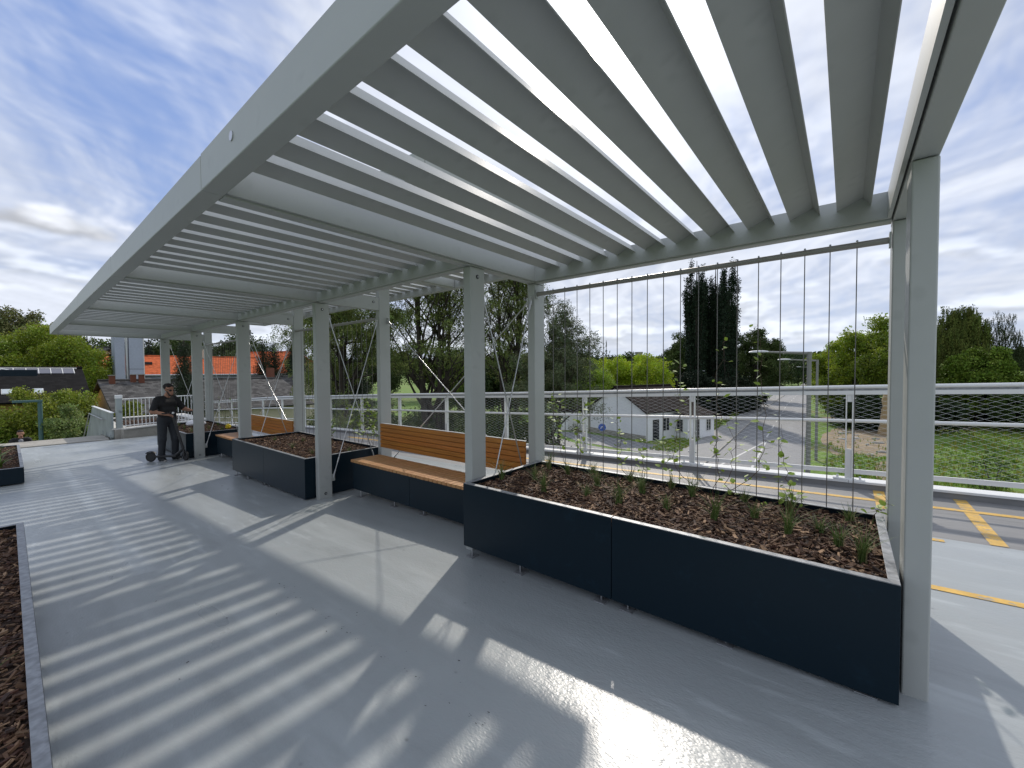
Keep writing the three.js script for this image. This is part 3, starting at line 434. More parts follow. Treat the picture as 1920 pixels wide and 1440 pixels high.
function climber(label, x, y, z, h, nl, seed, opts = {}) {
  const r = rng(seed), t = thing('climbing_plant', label, 'climbing plant', [x, y, z], 0, opts.group);
  const stems = [], leaves = [];
  const ns = opts.stems || 2; const tips = [];
  for (let s = 0; s < ns; s++) { let p = V((r() - 0.5) * 0.06, -0.03, (r() - 0.5) * 0.04); const H = h * (0.55 + 0.45 * r()) * (s ? 1 : 1.0), tx = (s - (ns - 1) / 2) * (opts.spread || 0.12); const n = 16; let wx = 0; const path = [p.clone()]; for (let i = 1; i <= n; i++) { wx += (r() - 0.5) * 0.05; const q = V(lerp(p.x, tx, Math.pow(Math.min(1, i / 3), 0.6)) + wx + (r() - 0.5) * 0.03, H * (i / n) + (r() - 0.5) * 0.02, -0.02 + (r() - 0.5) * 0.03); path.push(q); } for (let i = 1; i < path.length; i++) stems.push(rod(path[i - 1], path[i], 0.0028 * (1 - 0.7 * (i - 1) / n), 0.0028 * (1 - 0.7 * i / n), 5)); tips.push(path); }
  for (let i = 0; i < nl; i++) { const path = tips[Math.floor(r() * tips.length)]; const lo = opts.low ?? 0.25; const k = Math.min(path.length - 1.01, (lo + (1 - lo) * r()) * (path.length - 1)); const a = path[Math.floor(k)].clone().lerp(path[Math.floor(k) + 1], k % 1); const g = leafShape.clone(); const L = (opts.leaf || 0.045) * (0.6 + r() * 0.8); g.scale(L, L, L); g.rotateX(-0.6 - r() * 1.2); g.rotateZ((r() - 0.5) * 1.2); g.rotateY(r() * 6.283); const off = V((r() - 0.5) * 0.12, (r() - 0.5) * 0.04, (r() - 0.5) * 0.09); stems.push(rod(a, a.clone().add(off), 0.0012, 0.001, 3)); g.translate(a.x + off.x, a.y + off.y, a.z + off.z); leaves.push(g); }
  part('stem', stems, M.stem, t); part('leaves', leaves, opts.mat || M.leafBright, t); return t;
}
{
  const y = 0.53, z = -3.74;
  climber('slender climber with pale leaves on the trellis beside the second post', -2.24, y, z, 0.98, 70, 41, { stems: 2, spread: 0.22, leaf: 0.055 });
  climber('leafy climber low on the trellis over the middle of the nearest planter', -1.47, y, z, 0.66, 75, 42, { stems: 3, spread: 0.26, leaf: 0.05 });
  climber('tall twiggy climber with tiny leaves reaching up the trellis in front of the road', -0.86, y, z, 1.45, 105, 43, { stems: 3, spread: 0.3, leaf: 0.046, low: 0.1 });
  climber('small climber with a few bright leaves in front of the far road edge', -0.55, y, z, 0.78, 44, 45, { stems: 2, spread: 0.5, leaf: 0.058, low: 0.0 });
  climber('short climber near the right end of the nearest planter', -0.05, y, z, 0.3, 26, 44, { stems: 2, spread: 0.4, leaf: 0.05 });
  climber('dense bright climber on the middle trellis beside the white post', -6.42, 0.35, z, 0.98, 120, 46, { stems: 3, spread: 0.16, leaf: 0.055 });
  climber('bright climber on the middle trellis nearer to the bench', -5.98, 0.35, z, 1.0, 90, 47, { stems: 2, spread: 0.1, leaf: 0.05 });
  climber('small dark climber at the left of the middle trellis', -7.35, 0.35, z, 0.62, 50, 48, { stems: 2, spread: 0.1, leaf: 0.05, mat: M.leafFresh });
  climber('sprawling climber on the far trellis', -13.0, 0.16, z, 0.9, 70, 49, { stems: 4, spread: 0.5, leaf: 0.05, mat: M.leafFresh });
  // yellow rag and white sack lying in the far planter
  const sack = new THREE.SphereGeometry(1, 28, 18); { const p = sack.attributes.position; for (let i = 0; i < p.count; i++) { const x = p.getX(i), yy = p.getY(i), zz = p.getZ(i), k = 1 + 0.16 * PN.noise(x * 3, yy * 3, zz * 3) + 0.06 * PN.noise(x * 9, yy * 9, zz * 9); p.setXYZ(i, x * 0.30 * k, Math.max(-0.02, yy * 0.10 * k + 0.05), zz * 0.22 * k); } sack.computeVertexNormals(); }
  const sk = part('plastic_sack', sack, std([0.7, 0.7, 0.72], 0.4)); sk.position.set(-14.25, 0.17, -3.35); tag(sk, 'crumpled white plastic sack lying on the far planter behind the man', 'sack');
  const rag = new THREE.IcosahedronGeometry(0.06, 3); { const p = rag.attributes.position; for (let i = 0; i < p.count; i++) { const k = 1 + 0.5 * PN.noise(p.getX(i) * 28, p.getY(i) * 28, p.getZ(i) * 28); p.setXYZ(i, p.getX(i) * k, p.getY(i) * k, p.getZ(i) * k); } rag.computeVertexNormals(); }
  const rg = part('yellow_rag', rag, std([0.75, 0.55, 0.02], 0.8)); rg.position.set(-12.5, 0.24, -3.62); tag(rg, 'small crumpled yellow cloth caught in the far planter', 'cloth');
}
console.log('plants');

// ---------------------------------------------------------------- end of the deck: stairs, parapet, planted box
{
  const c = []; for (let i = 0; i < 30; i++) { const x1 = -20.9 - i * 0.35, y1 = deckY(-19.4) - 0.16 * (i + 1); c.push(bx(x1 - 0.35, x1, y1 - 0.9, y1, -2.15, 3)); }
  c.forEach((g, i) => { });
  const st = thing('concrete_stairs', 'concrete stairs leading down from the far end of the deck', 'stairs');
  c.forEach(g => part('step', g, M.concrete, st));
  part('landing', [bx(-20.9, -19.36, deckY(-19.4) - 0.6, deckY(-19.4) + 0.03, -2.15, 3)], M.concrete, st);
  const pr = thing('stair_parapet', 'pale grey steel parapet panel at the head of the stairs', 'parapet');
  const y = deckY(-19.5);
  M.greyPanel = new THREE.MeshStandardMaterial({ color: LIN(0.42, 0.47, 0.46), roughness: 0.5, map: tex(256, 256, (u, v) => { const k = 225 + 35 * TN(u, v, 5, 4.4) - 60 * sstep(0.25, 0.5, TN(u, v, 12, 9.1)) * sstep(0, 0.3, TN(u, v, 3, 2.1)); return [k, k, k]; }, true, [0.4, 0.4]) });
  part('panel', [prismXY([[-19.55, y + 0.05], [-19.55, y + 0.90], [-24.4, y + 0.88], [-29, y - 1.9], [-29, y - 2.6], [-22.0, y - 0.05], [-20.2, y + 0.02]], -2.29, -2.23)].map(g => boxUV(g)), M.greyPanel, pr);
  part('cap', [rb(-24.45, -19.53, y + 0.89, y + 0.92, -2.31, -2.21, 0.004, 1)], M.rail, pr);
  const hr = part('handrail', [rod(V(-20.6, y + 0.62, -2.12), V(-24.3, y + 0.62, -2.12), 0.022, 0.022, 10), rod(V(-24.3, y + 0.62, -2.12), V(-29.2, y - 2.0, -2.12), 0.022, 0.022, 10)], M.steel, pr);
  each('bracket', [-21, -23, -25.3, -27, -28.6].map(x => { const yy = x > -24.3 ? y + 0.6 : y + 0.6 + (x + 24.3) * 0.535; return bx(x - 0.02, x + 0.02, yy - 0.03, yy - 0.01, -2.228, -2.11); }), M.steel, pr);
  each('panel_foot', [-19.7, -20.6, -21.5].map(x => bx(x - 0.05, x + 0.05, y - 0.01, y + 0.14, -2.31, -2.21)), M.greyPanel, pr);
  // planted concrete box with a baluster railing on top
  const cb = thing('concrete_planter', 'beige concrete plant box with pale coping at the end of the deck', 'planter');
  const yb = deckY(-19.6), yt = yb + 0.36;
  const wall = (a, b, w, h0, h1, m, nm) => { const d = Math.atan2(b[1] - a[1], b[0] - a[0]), L = Math.hypot(b[0] - a[0], b[1] - a[1]); const g = new THREE.BoxGeometry(L, h1 - h0, w); g.rotateY(-d); g.translate((a[0] + b[0]) / 2, (h0 + h1) / 2, (a[1] + b[1]) / 2); part(nm, boxUV(g), m, cb); };
  const P = [[-19.5, -2.45], [-20.7, -5.1], [-24.6, -5.1], [-24.4, -2.45]];
  for (let i = 0; i < 4; i++) { const a = P[i], b = P[(i + 1) % 4]; wall(a, b, 0.3, yb - 0.6, yt - 0.04, M.concrete, 'wall'); wall(a, b, 0.42, yt - 0.039, yt, std([0.55, 0.54, 0.5], 0.8), 'coping'); }
  part('soil', prismXZ([[-19.8, -2.7], [-20.9, -4.9], [-24.4, -4.9], [-24.2, -2.7]], yb - 0.6, yt - 0.12), M.soil, cb);
  mulch(cb, -23.9, -21.1, -4.7, -2.8, yt - 0.11, 1500, 55, 0.06);
  const br = thing('baluster_railing', 'white baluster railing standing on the concrete plant box', 'railing');
  const a = V(-19.62, yt, -2.5), b = V(-20.75, yt, -5.05), top = 1.0;
  part('end_post', [rb(a.x - 0.1, a.x + 0.1, yt - 0.3, yt + 1.03, a.z - 0.02, a.z + 0.14, 0.01, 1)], M.greyPanel, br);
  part('end_cap', [rb(a.x - 0.11, a.x + 0.11, yt + 1.03, yt + 1.15, a.z - 0.03, a.z + 0.15, 0.01, 1)], M.rail, br);
  part('top_rail', [rod(V(a.x, yt + top, a.z), V(b.x, yt + top, b.z), 0.02, 0.02, 8)], M.rail, br);
  part('bottom_rail', [rod(V(a.x, yt + 0.06, a.z), V(b.x, yt + 0.06, b.z), 0.015, 0.015, 8)], M.rail, br);
  for (let i = 1; i < 22; i++) { const q = a.clone().lerp(b, i / 22); part('baluster', [rod(V(q.x, yt + 0.0, q.z), V(q.x, yt + top, q.z), 0.011, 0.011, 6)], M.rail, br); }
}
// ---------------------------------------------------------------- street furniture
function streetLamp(label, x, z, H, arm, dir, headL, r, mat, group, gy = GY) {
  const t = thing('street_lamp', label, 'street lamp', [x, gy, z], dir, group);
  part('pole', [rod(V(0, 0, 0), V(0, H * 0.98, 0), r, r * 0.8, 12)], mat, t);
  part('arm', [rod(V(0, H * 0.985, 0), V(-arm, H, 0), r * 0.75, r * 0.4, 10), rod(V(0, H * 0.95, 0), V(0, H * 0.995, 0), r * 0.95, r * 0.9, 12)], mat, t);
  const g = new THREE.SphereGeometry(1, 20, 12); { const p = g.attributes.position; for (let i = 0; i < p.count; i++) { const xx = p.getX(i), y = p.getY(i); p.setXYZ(i, xx * headL / 2, (y > 0 ? y * 0.09 : Math.max(-0.35, y) * 0.07), p.getZ(i) * 0.14); } g.computeVertexNormals(); } g.translate(-arm - headL * 0.4, H + 0.01, 0);
  part('lamp_head', g, std([0.6, 0.61, 0.62], 0.4), t);
  return t;
}
M.pole = std([0.24, 0.235, 0.225], 0.6, { metalness: 0.2 });
streetLamp('tall grey street lamp nearest to the railing, its arm over the road', -1.42, -24.85, 7.95, 1.75, 0.12, 0.95, 0.115, M.pole, 'tall street lamps along the right of the road');
streetLamp('second tall street lamp down the road, seen just right of the nearest one', -1.75, -39.5, 7.85, 1.75, 0.12, 0.95, 0.10, M.pole, 'tall street lamps along the right of the road');
streetLamp('small distant street lamp near the bend of the road', -6.6, -118, 7.8, 1.75, 0.12, 0.95, 0.10, M.pole, 'tall street lamps along the right of the road');
[[-19.2, -72], [-17.2, -84], [-16.2, -101], [-17.0, -128], [-18.2, -152]].forEach(([x, z], i) => streetLamp(['first', 'second', 'third', 'fourth', 'fifth'][i] + ' small white lamp on a utility pole, counted from the house along the left verge', x, z, 7.0, 0.6, Math.PI - 0.25, 0.9, 0.12, M.rail, 'lamps on utility poles along the left verge'));
{ // overhead cable between the utility poles
  const pts = [[-19.2, -72], [-17.2, -84], [-16.2, -101], [-17.0, -128], [-18.2, -152]], g = [];
  for (let i = 1; i < pts.length; i++) { const a = pts[i - 1], b = pts[i]; let q = null; for (let k = 0; k <= 10; k++) { const t = k / 10, p = V(lerp(a[0], b[0], t), GY + 6.2 - 1.6 * 4 * t * (1 - t), lerp(a[1], b[1], t)); if (q) g.push(rod(q, p, 0.03, 0.03, 4)); q = p; } }
  tag(part('overhead_cable', g, M.cable), 'thin dark overhead cable sagging between the small utility poles', 'cable');
  const s = thing('street_lamp', 'teal lamp post rising from the bushes beside the stairs', 'street lamp', [-33.5, GY, -1.1]);
  const teal = std([0.06, 0.13, 0.13], 0.5); part('pole', [rod(V(0, 0, 0), V(0, 5.7, 0), 0.1, 0.09, 10)], teal, s); part('arm', [rb(-0.12, 0.12, 5.58, 5.7, -0.1, 0.95, 0.02, 1)], teal, s);
  const sg = thing('road_sign', 'round blue road sign on a thin grey pole by the white house', 'sign', [-16.66, GY, -33.04], 0.45);
  part('pole', [rod(V(0, 0, 0), V(0, 2.35, 0), 0.03, 0.03, 8)], M.pole, sg);
  const disc = part('sign_disc', [rod(V(0, 2.1, 0.03), V(0, 2.1, 0.045), 0.33, 0.33, 32)], std([0.02, 0.09, 0.42], 0.4), sg);
  part('symbol', [new THREE.TorusGeometry(0.1, 0.025, 6, 20, Math.PI).translate(0, 2.06, 0.05), rb(-0.125, -0.075, 1.94, 2.06, 0.045, 0.055, 0.004, 1), rb(0.075, 0.125, 1.94, 2.06, 0.045, 0.055, 0.004, 1)], std([0.8, 0.8, 0.8], 0.5), disc);
  const hrl = thing('hand_railing', 'white double hand railing beside the path at the white house', 'railing', [0, 0, 0]);
  const A = [-17.6, -32.8], B = [-20.6, -35.2]; for (const h of [1.0, 0.5]) part('rail', [rod(V(A[0], GY + h, A[1]), V(B[0], GY + h, B[1]), 0.03, 0.03, 8)], M.rail, hrl); for (let i = 0; i < 4; i++) { const t = i / 3; part('post', [rod(V(lerp(A[0], B[0], t), GY, lerp(A[1], B[1], t)), V(lerp(A[0], B[0], t), GY + 1, lerp(A[1], B[1], t)), 0.03, 0.03, 8)], M.rail, hrl); }
  for (let i = 0; i < 5; i++) { const b = part('bollard', [rod(V(0, 0, 0), V(0, 1.0, 0), 0.06, 0.05, 10), new THREE.SphereGeometry(0.06, 10, 6).translate(0, 1.0, 0)], M.pole); b.position.set(-19.6 - i * 1.5, GY, -31.6 - i * 1.1); tag(b, 'grey bollard in the row beside the pale path', 'bollard', 'bollards along the pale path'); }
  // navy beam with white stay rods at the far left
  const nb = thing('steel_mast', 'navy steel beam with white stay rods at the left edge above the dark roof', 'beam', [-24, GY, 0.6]);
  part('beam', [rb(-0.12, 0.12, 6.98, 7.22, -1.35, 2.2, 0.01, 1)], M.navy, nb); part('mast', [rb(-0.12, 0.12, 0, 8.2, 2.2, 2.44, 0.01, 1)], M.navy, nb);
  for (const d of [-0.05, 0.05]) part('stay_rod', [rod(V(d, 7.05, -1.15), V(d, 8.1, 2.2), 0.022, 0.022, 8)], M.rail, nb);
}
console.log('street');

// ---------------------------------------------------------------- buildings
function roofTex(base, rows, cols, vari, seed, streak = 0) { const r = rng(seed), cell = []; for (let i = 0; i < rows * cols; i++) cell.push(r()); return tex(512, 512, (u, v) => { const row = Math.floor(v * rows), off = (row % 2) * 0.5, col = Math.floor((u * cols + off)) % cols; const fr = (v * rows) % 1, fc = (u * cols + off) % 1; let k = 1 + vari * (cell[row * cols + col] - 0.5) * 2 + 0.25 * TN(u, v, 6, seed); if (fr < 0.14) k *= 0.55; if (fc < 0.08) k *= 0.75; return [enc(base[0] * k), enc(base[1] * k), enc(base[2] * k)]; }, true); }
const mkTile = (base, seed, rep, rows = 16, cols = 16, vari = 0.25) => { const t = roofTex(base, rows, cols, vari, seed); t.repeat.set(rep, rep); return new THREE.MeshPhysicalMaterial({ map: t, roughness: 0.95, specularIntensity: 0.2, bumpMap: t, bumpScale: 0.02 }); };
M.roofDark = mkTile([0.013, 0.0125, 0.0125], 1, 0.25, 16, 14, 0.3);
M.roofGrey = mkTile([0.085, 0.083, 0.08], 2, 0.25, 14, 14, 0.4);
M.roofOrange = mkTile([0.50, 0.12, 0.045], 3, 0.3, 10, 14, 0.2);
M.roofBrown = mkTile([0.02, 0.015, 0.013], 4, 0.3, 14, 14, 0.3);
const plaster = (c, seed) => new THREE.MeshStandardMaterial({ roughness: 0.95, map: tex(256, 256, (u, v) => { const k = 1 + 0.12 * TN(u, v, 4, seed) + 0.1 * TN(u, v, 30, seed + 3); return [enc(c[0] * k), enc(c[1] * k), enc(c[2] * k)]; }, true, [0.2, 0.2]), bumpMap: fineNoise, bumpScale: 0.004 });
M.wallWhite = plaster([0.76, 0.77, 0.78], 3); M.wallCream = plaster([0.55, 0.50, 0.38], 4); M.wallBlue = plaster([0.33, 0.39, 0.47], 5); M.wallOchre = plaster([0.42, 0.29, 0.10], 6); M.tower = plaster([0.40, 0.44, 0.52], 7);
M.glassDark = std([0.025, 0.03, 0.035], 0.12); M.frame = std([0.65, 0.65, 0.63], 0.5); M.brick = plaster([0.16, 0.06, 0.035], 8); M.skylight = std([0.45, 0.5, 0.52], 0.25);
// gable house in its own frame: length along x, width along z, ridge along x
function house(name, label, x, z, turn, L, Wd, eave, ridge, wallM, roofM, over = 0.35, group) {
  const h = thing(name, label, 'house', [x, GY, z], turn, group);
  const l = L / 2, w = Wd / 2;
  part('wall', [prismYZ([[-w, 0], [w, 0], [w, eave], [0, ridge], [-w, eave]].map(([a, b]) => [a, b]), -l, l)].map(g => boxUV(g)), wallM, h);
  const sl = Math.hypot(w, ridge - eave), ang = Math.atan2(ridge - eave, w), t = 0.12;
  for (const s of [1, -1]) { const g = new THREE.BoxGeometry(L + over * 2, t, sl + over); const uv = g.attributes.uv, p = g.attributes.position; for (let i = 0; i < p.count; i++) uv.setXY(i, p.getX(i), p.getZ(i)); g.translate(0, t / 2 + 0.005, (sl + over) / 2 - 0.0); g.rotateX(ang); if (s < 0) g.rotateY(Math.PI); g.translate(0, ridge, 0); part('roof', g, roofM, h); }
  part('ridge_tiles', [rod(V(-l - over, ridge + 0.13, 0), V(l + over, ridge + 0.13, 0), 0.12, 0.12, 8)], roofM, h);
  return h;
}
function win(h, x, y, z, w, hh, axis, arch) { // window on a wall plane: axis 'z' faces z, 'x' faces x ; sign in z/x given by direction d
  const d = axis[0] === '-' ? -1 : 1, a = axis[axis.length - 1]; const B = (u0, u1, v0, v1, n0, n1) => { const q = [n0 * d, n1 * d].sort((p, q) => p - q); return a === 'z' ? bx(x + u0, x + u1, y + v0, y + v1, z + q[0], z + q[1]) : bx(x + q[0], x + q[1], y + v0, y + v1, z + u0, z + u1); };
  const f = part('window', [B(-w / 2, w / 2, -0.06, 0, 0.0, 0.07), B(-w / 2, w / 2, hh, hh + 0.06, 0.0, 0.05), B(-w / 2 - 0.06, -w / 2, -0.06, hh + 0.06, 0.0, 0.05), B(w / 2, w / 2 + 0.06, -0.06, hh + 0.06, 0.0, 0.05), B(-0.025, 0.025, 0, hh, 0.0, 0.04)], M.frame, h);
  part('pane', [B(-w / 2, -0.025, 0, hh, 0.003, 0.015), B(0.025, w / 2, 0, hh, 0.003, 0.015)], M.glassDark, f);
  if (arch) { const g = new THREE.CylinderGeometry(w / 2, w / 2, 0.02, 20, 1, false, 0, Math.PI); g.rotateX(Math.PI / 2); if (a === 'x') g.rotateY(Math.PI / 2); g.rotateZ(0); }
  return f;
}
{ // white house below the bridge: gable facing the deck
  const ang = Math.atan2(2.9, 7.92); // gable wall direction from (-23.3,-43) to (-15.4,-40.1)
  const cx = -19.35, cz = -41.55, L = 8.6, off = L / 2;
  const h = house('white_house', 'white gabled house with dark tiled roof beside the road', cx - off * 0.0 + off * Math.sin(ang), cz - off * Math.cos(ang), -Math.PI / 2 - ang, L, 8.3, 2.9, 5.25, M.wallWhite, M.roofBrown, 0.25);
  // plinth line, porch wing on the road side
  part('plinth', [bx(4.3, 4.33, 0, 0.55, -4.15, 4.15)], M.concrete, h);
  part('porch_wall', [bx(-4.2, 0.2, 0, 2.5, -5.9, -4.15)], M.wallWhite, h);
  const pr = new THREE.BoxGeometry(5.0, 0.1, 2.5); pr.rotateX(-0.3); pr.translate(-2.0, 2.78, -5.0); part('porch_roof', boxUV(pr), M.roofBrown, h);
  win(h, 0.2, 0.8, -5.0, 0.7, 1.2, 'x'); win(h, -3.2, 0.8, -5.9, 0.7, 1.1, '-z'); win(h, -1.2, 0.1, -5.9, 0.9, 1.9, '-z'); win(h, 1.3, 0.9, -4.15, 0.9, 1.3, '-z');
  part('door', [bx(2.4, 3.3, 0.05, 2.1, -4.2, -4.15)], M.glassDark, h);
  const w2 = thing('low_annex', 'low white annex wall left of the white gabled house', 'house', [-26.2, GY, -44.5], 0.35); part('wall', [bx(-2.6, 2.0, 0, 2.2, -2, 2)], M.wallWhite, w2); part('roof', [bx(-2.8, 2.2, 2.2, 2.32, -2.2, 2.2)], M.roofBrown, w2); part('door', [bx(-0.4, 0.5, 0.05, 1.95, 2.0, 2.04)], M.frame, w2);
}
{ // town at the left
  const dh = house('dark_roofed_house', 'large house with steep charcoal shingle roof and skylights at the left edge', -45, 2.75, Math.PI / 2, 12.0, 10, 5.4, 7.4, M.wallOchre, M.roofDark, 0.4);
  // local: x along length(-z world), z local -> world x
  const ang = Math.atan2(7.4 - 5.4, 5); const onRoof = (lx, s, w, l, m, nm, t = 0.06) => { const g = new THREE.BoxGeometry(w, t, l); g.translate(0, 0.13 + t / 2, s); g.rotateX(ang); g.translate(lx, 7.4, 0); return part(nm, g, m, dh); };
  for (const lx of [1.75, 2.75, 4.05]) { const f = onRoof(lx, 4.2, 0.46, 0.75, M.frame, 'skylight'); onRoof(lx, 4.2, 0.38, 0.66, M.skylight, 'skylight_pane', 0.075); }
  for (let i = 0; i < 10; i++) { onRoof(0.5 + i * 0.57, 0.62, 0.50, 0.95, std([0.10, 0.10, 0.12], 0.2), 'roof_panel', 0.05); onRoof(0.5 + i * 0.57 + 0.285, 0.62, 0.05, 1.0, M.frame, 'panel_frame', 0.07); }
  onRoof(3.1, 0.1, 6, 0.07, M.frame, 'panel_frame', 0.07);
  const gh = house('grey_roofed_house', 'long low house with mottled grey shingle roof below the tower', -42.5, -10.5, Math.PI / 2, 12, 13, 4.4, 6.45, M.wallCream, M.roofGrey, 0.3);
  const brk = (lx, lz, y0, y1) => { const c = part('chimney', [bx(lx - 0.16, lx + 0.16, y0, y1, lz - 0.16, lz + 0.16)], M.brick, gh); part('chimney_cap', [bx(lx - 0.2, lx + 0.2, y1, y1 + 0.06, lz - 0.2, lz + 0.2)], M.concrete, c); };
  brk(-5.6, 0.6, 5.8, 6.95); brk(-4.4, 0.3, 5.8, 7.0); brk(-3.95, 0.5, 5.8, 7.0); brk(-1.4, 0.3, 5.8, 6.9);
  const ob = house('orange_roofed_hall', 'long blue grey hall with bright orange tiled roof behind the tower', -70, -14.5, Math.PI / 2 - 0.15, 24, 12, 7.0, 9.3, M.wallBlue, M.roofOrange, 0.4);
  for (let i = 0; i < 7; i++) { const lx = -9 + i * 3.0; const f = part('window', [new THREE.CylinderGeometry(0.75, 0.75, 0.1, 24, 1).rotateX(Math.PI / 2).translate(lx, 5.9, 6.0), bx(lx - 0.75, lx + 0.75, 3.6, 5.9, 5.95, 6.05)], M.frame, ob); part('pane', [new THREE.CylinderGeometry(0.62, 0.62, 0.14, 24, 1).rotateX(Math.PI / 2).translate(lx, 5.9, 6.0), bx(lx - 0.62, lx + 0.62, 3.7, 5.9, 5.93, 6.07)], M.glassDark, f); }
  part('roof_window', [bx(-3.2, -2.5, 8.3, 8.6, 2.6, 3.1)], M.dark, ob); part('chimney', [bx(2.6, 3.2, 9.2, 10.6, 0.2, 0.8)], M.wallCream, ob); part('gutter', [rod(V(-12.4, 6.95, 6.35), V(12.4, 6.95, 6.35), 0.1, 0.1, 8)], M.steel, ob);
  const tw = thing('chimney_tower', 'tall blue grey square tower with steel flue pipe beside the orange roof', 'tower', [-59.5, GY, -8.25], 0.0);
  part('shaft', [bx(-1.0, 1.0, 0, 15, -1.12, 0.05)], M.tower, tw); part('shaft', [bx(-1.2, 0.9, 0, 15, 0.35, 1.12)], M.tower, tw); part('flue_pipe', [rod(V(0.85, 0, 0.2), V(0.85, 15, 0.2), 0.13, 0.13, 12), ...[8, 10.5, 13].map(y => rod(V(0.85, y, 0.2), V(0.85, y + 0.1, 0.2), 0.16, 0.16, 12))], M.steel, tw); part('corner_strip', [bx(0.98, 1.03, 0, 15, -1.16, -1.08)], M.frame, tw);
  for (let k = 0; k < 3; k++) part('joint_band', [bx(-1.01, 1.004, 4.2 + k * 3.4, 4.24 + k * 3.4, -1.124, 0.054)], M.dark, tw);
  const cr = house('cream_house', 'small cream house with grey gabled roof seen under the pergola', -44.5, -17.2, 0.5, 6, 6.5, 4.6, 6.6, M.wallCream, M.roofGrey, 0.3);
  win(cr, 3.0, 4.7, 0.2, 0.5, 0.7, 'x'); win(cr, 0.5, 2.6, 3.25, 0.9, 1.2, 'z'); win(cr, -1.6, 2.6, 3.25, 0.9, 1.2, 'z'); part('chimney', [bx(-0.6, -0.1, 6.2, 7.6, 0.2, 0.7)], M.brick, cr); part('roof_window', [bx(0.9, 1.5, 5.9, 6.05, 1.3, 1.9)], M.skylight, cr);
  const ch = house('ochre_house', 'ochre two storey house half hidden behind dark conifers', -72, -27, 0.4, 10, 9, 8.2, 10.4, M.wallOchre, M.roofOrange, 0.4); win(ch, 5, 6.2, -1.5, 1, 1.4, 'x'); win(ch, 5, 6.2, 1.5, 1, 1.4, 'x');
  const fb = house('pale_house', 'pale hillside house behind the bright green tree at the left', -88, -9, 0.2, 12, 10, 8.5, 11, M.wallCream, M.roofGrey, 0.4); for (const q of [-4, -1.3, 1.3, 4]) { win(fb, 6, 6.2, q, 1, 1.5, 'x'); win(fb, q, 6.2, 5, 1, 1.5, 'z'); }
  const ew = thing('earth_wall', 'tan rough earth wall standing among the trees right of the road', 'wall', [4.3, GY, -60]);
  const g = new THREE.BoxGeometry(2.6, 4.7, 1.2, 10, 14, 3); { const p = g.attributes.position; for (let i = 0; i < p.count; i++) { const x = p.getX(i), y = p.getY(i); p.setX(i, x * (1.15 - 0.06 * (y + 2.3)) + 0.16 * PN.noise(x, y * 2, 3)); p.setZ(i, p.getZ(i) + 0.15 * PN.noise(x * 2, y * 2, 9)); } g.computeVertexNormals(); g.translate(0, 2.3, 0); } part('wall', boxUV(g), plaster([0.36, 0.26, 0.14], 12), ew);
  const wt = thing('water_tower', 'distant flared water tower on the hill horizon', 'water tower', [-561, 48, -1391]); part('stem', [rod(V(0, -10, 0), V(0, 14, 0), 4, 4, 16)], M.concrete, wt); part('bowl', [rod(V(0, 4, 0), V(0, 21, 0), 8, 14, 24)], M.concrete, wt);
  for (const [x, z, l] of [[-716, -1318, 'left of the two thin distant masts on the horizon'], [-662, -1346, 'right of the two thin distant masts on the horizon']]) { const m = thing('radio_mast', l, 'mast', [x, 30, z], 0, 'distant masts'); part('mast', [rod(V(0, 0, 0), V(0, 82, 0), 1.3, 0.9, 6)], M.pole, m); part('antenna', [rod(V(0, 60, 0), V(0, 76, 0), 1.9, 1.9, 6)], M.pole, m); }
}
console.log('buildings');

// ---------------------------------------------------------------- trees
const leafClump = (n, seed, asp = 0.55) => { const r = rng(seed), gs = []; for (let i = 0; i < n; i++) { const g = new THREE.BufferGeometry(); const w = 0.17 * asp * 2, l = 0.5; g.setAttribute('position', new THREE.Float32BufferAttribute([0, 0, 0, w, l * 0.5, 0.05, 0, l, -0.04, -w, l * 0.45, 0.05], 3)); g.setIndex([0, 1, 2, 0, 2, 3]); g.setAttribute('uv', new THREE.Float32BufferAttribute([0, 0, 1, 0, 1, 1, 0, 1], 2)); g.computeVertexNormals(); g.rotateX(r() * 6.283); g.rotateY(r() * 6.283); g.rotateZ(r() * 6.283); g.translate((r() - 0.5) * 1.3, (r() - 0.5) * 1.3, (r() - 0.5) * 1.3); gs.push(g); } return merge(gs); };
const CL = { broad: [leafClump(9, 1), leafClump(9, 2)], fine: [leafClump(12, 3, 0.35), leafClump(12, 4, 0.35)], needle: [leafClump(16, 5, 0.16)], hang: [(() => { const r = rng(6), gs = []; for (let i = 0; i < 14; i++) { const g = new THREE.BufferGeometry(); const l = 0.55; g.setAttribute('position', new THREE.Float32BufferAttribute([0, 0, 0, 0.07, -l * 0.5, 0, 0, -l, 0, -0.07, -l * 0.5, 0], 3)); g.setIndex([0, 1, 2, 0, 2, 3]); g.setAttribute('uv', new THREE.Float32BufferAttribute(new Float32Array(8), 2)); g.computeVertexNormals(); g.rotateZ((r() - 0.5) * 0.9); g.rotateY(r() * 6.283); g.translate((r() - 0.5) * 0.5, (r() - 0.5) * 1.6, (r() - 0.5) * 0.5); gs.push(g); } return merge(gs); })()] };
const LM = {}; function lmat(tr) { const k = 't' + tr; return LM[k] ||= new THREE.MeshPhysicalMaterial({ color: 0xffffff, roughness: 0.7, transmission: tr, thickness: 0, ior: 1.25, side: THREE.DoubleSide }); }
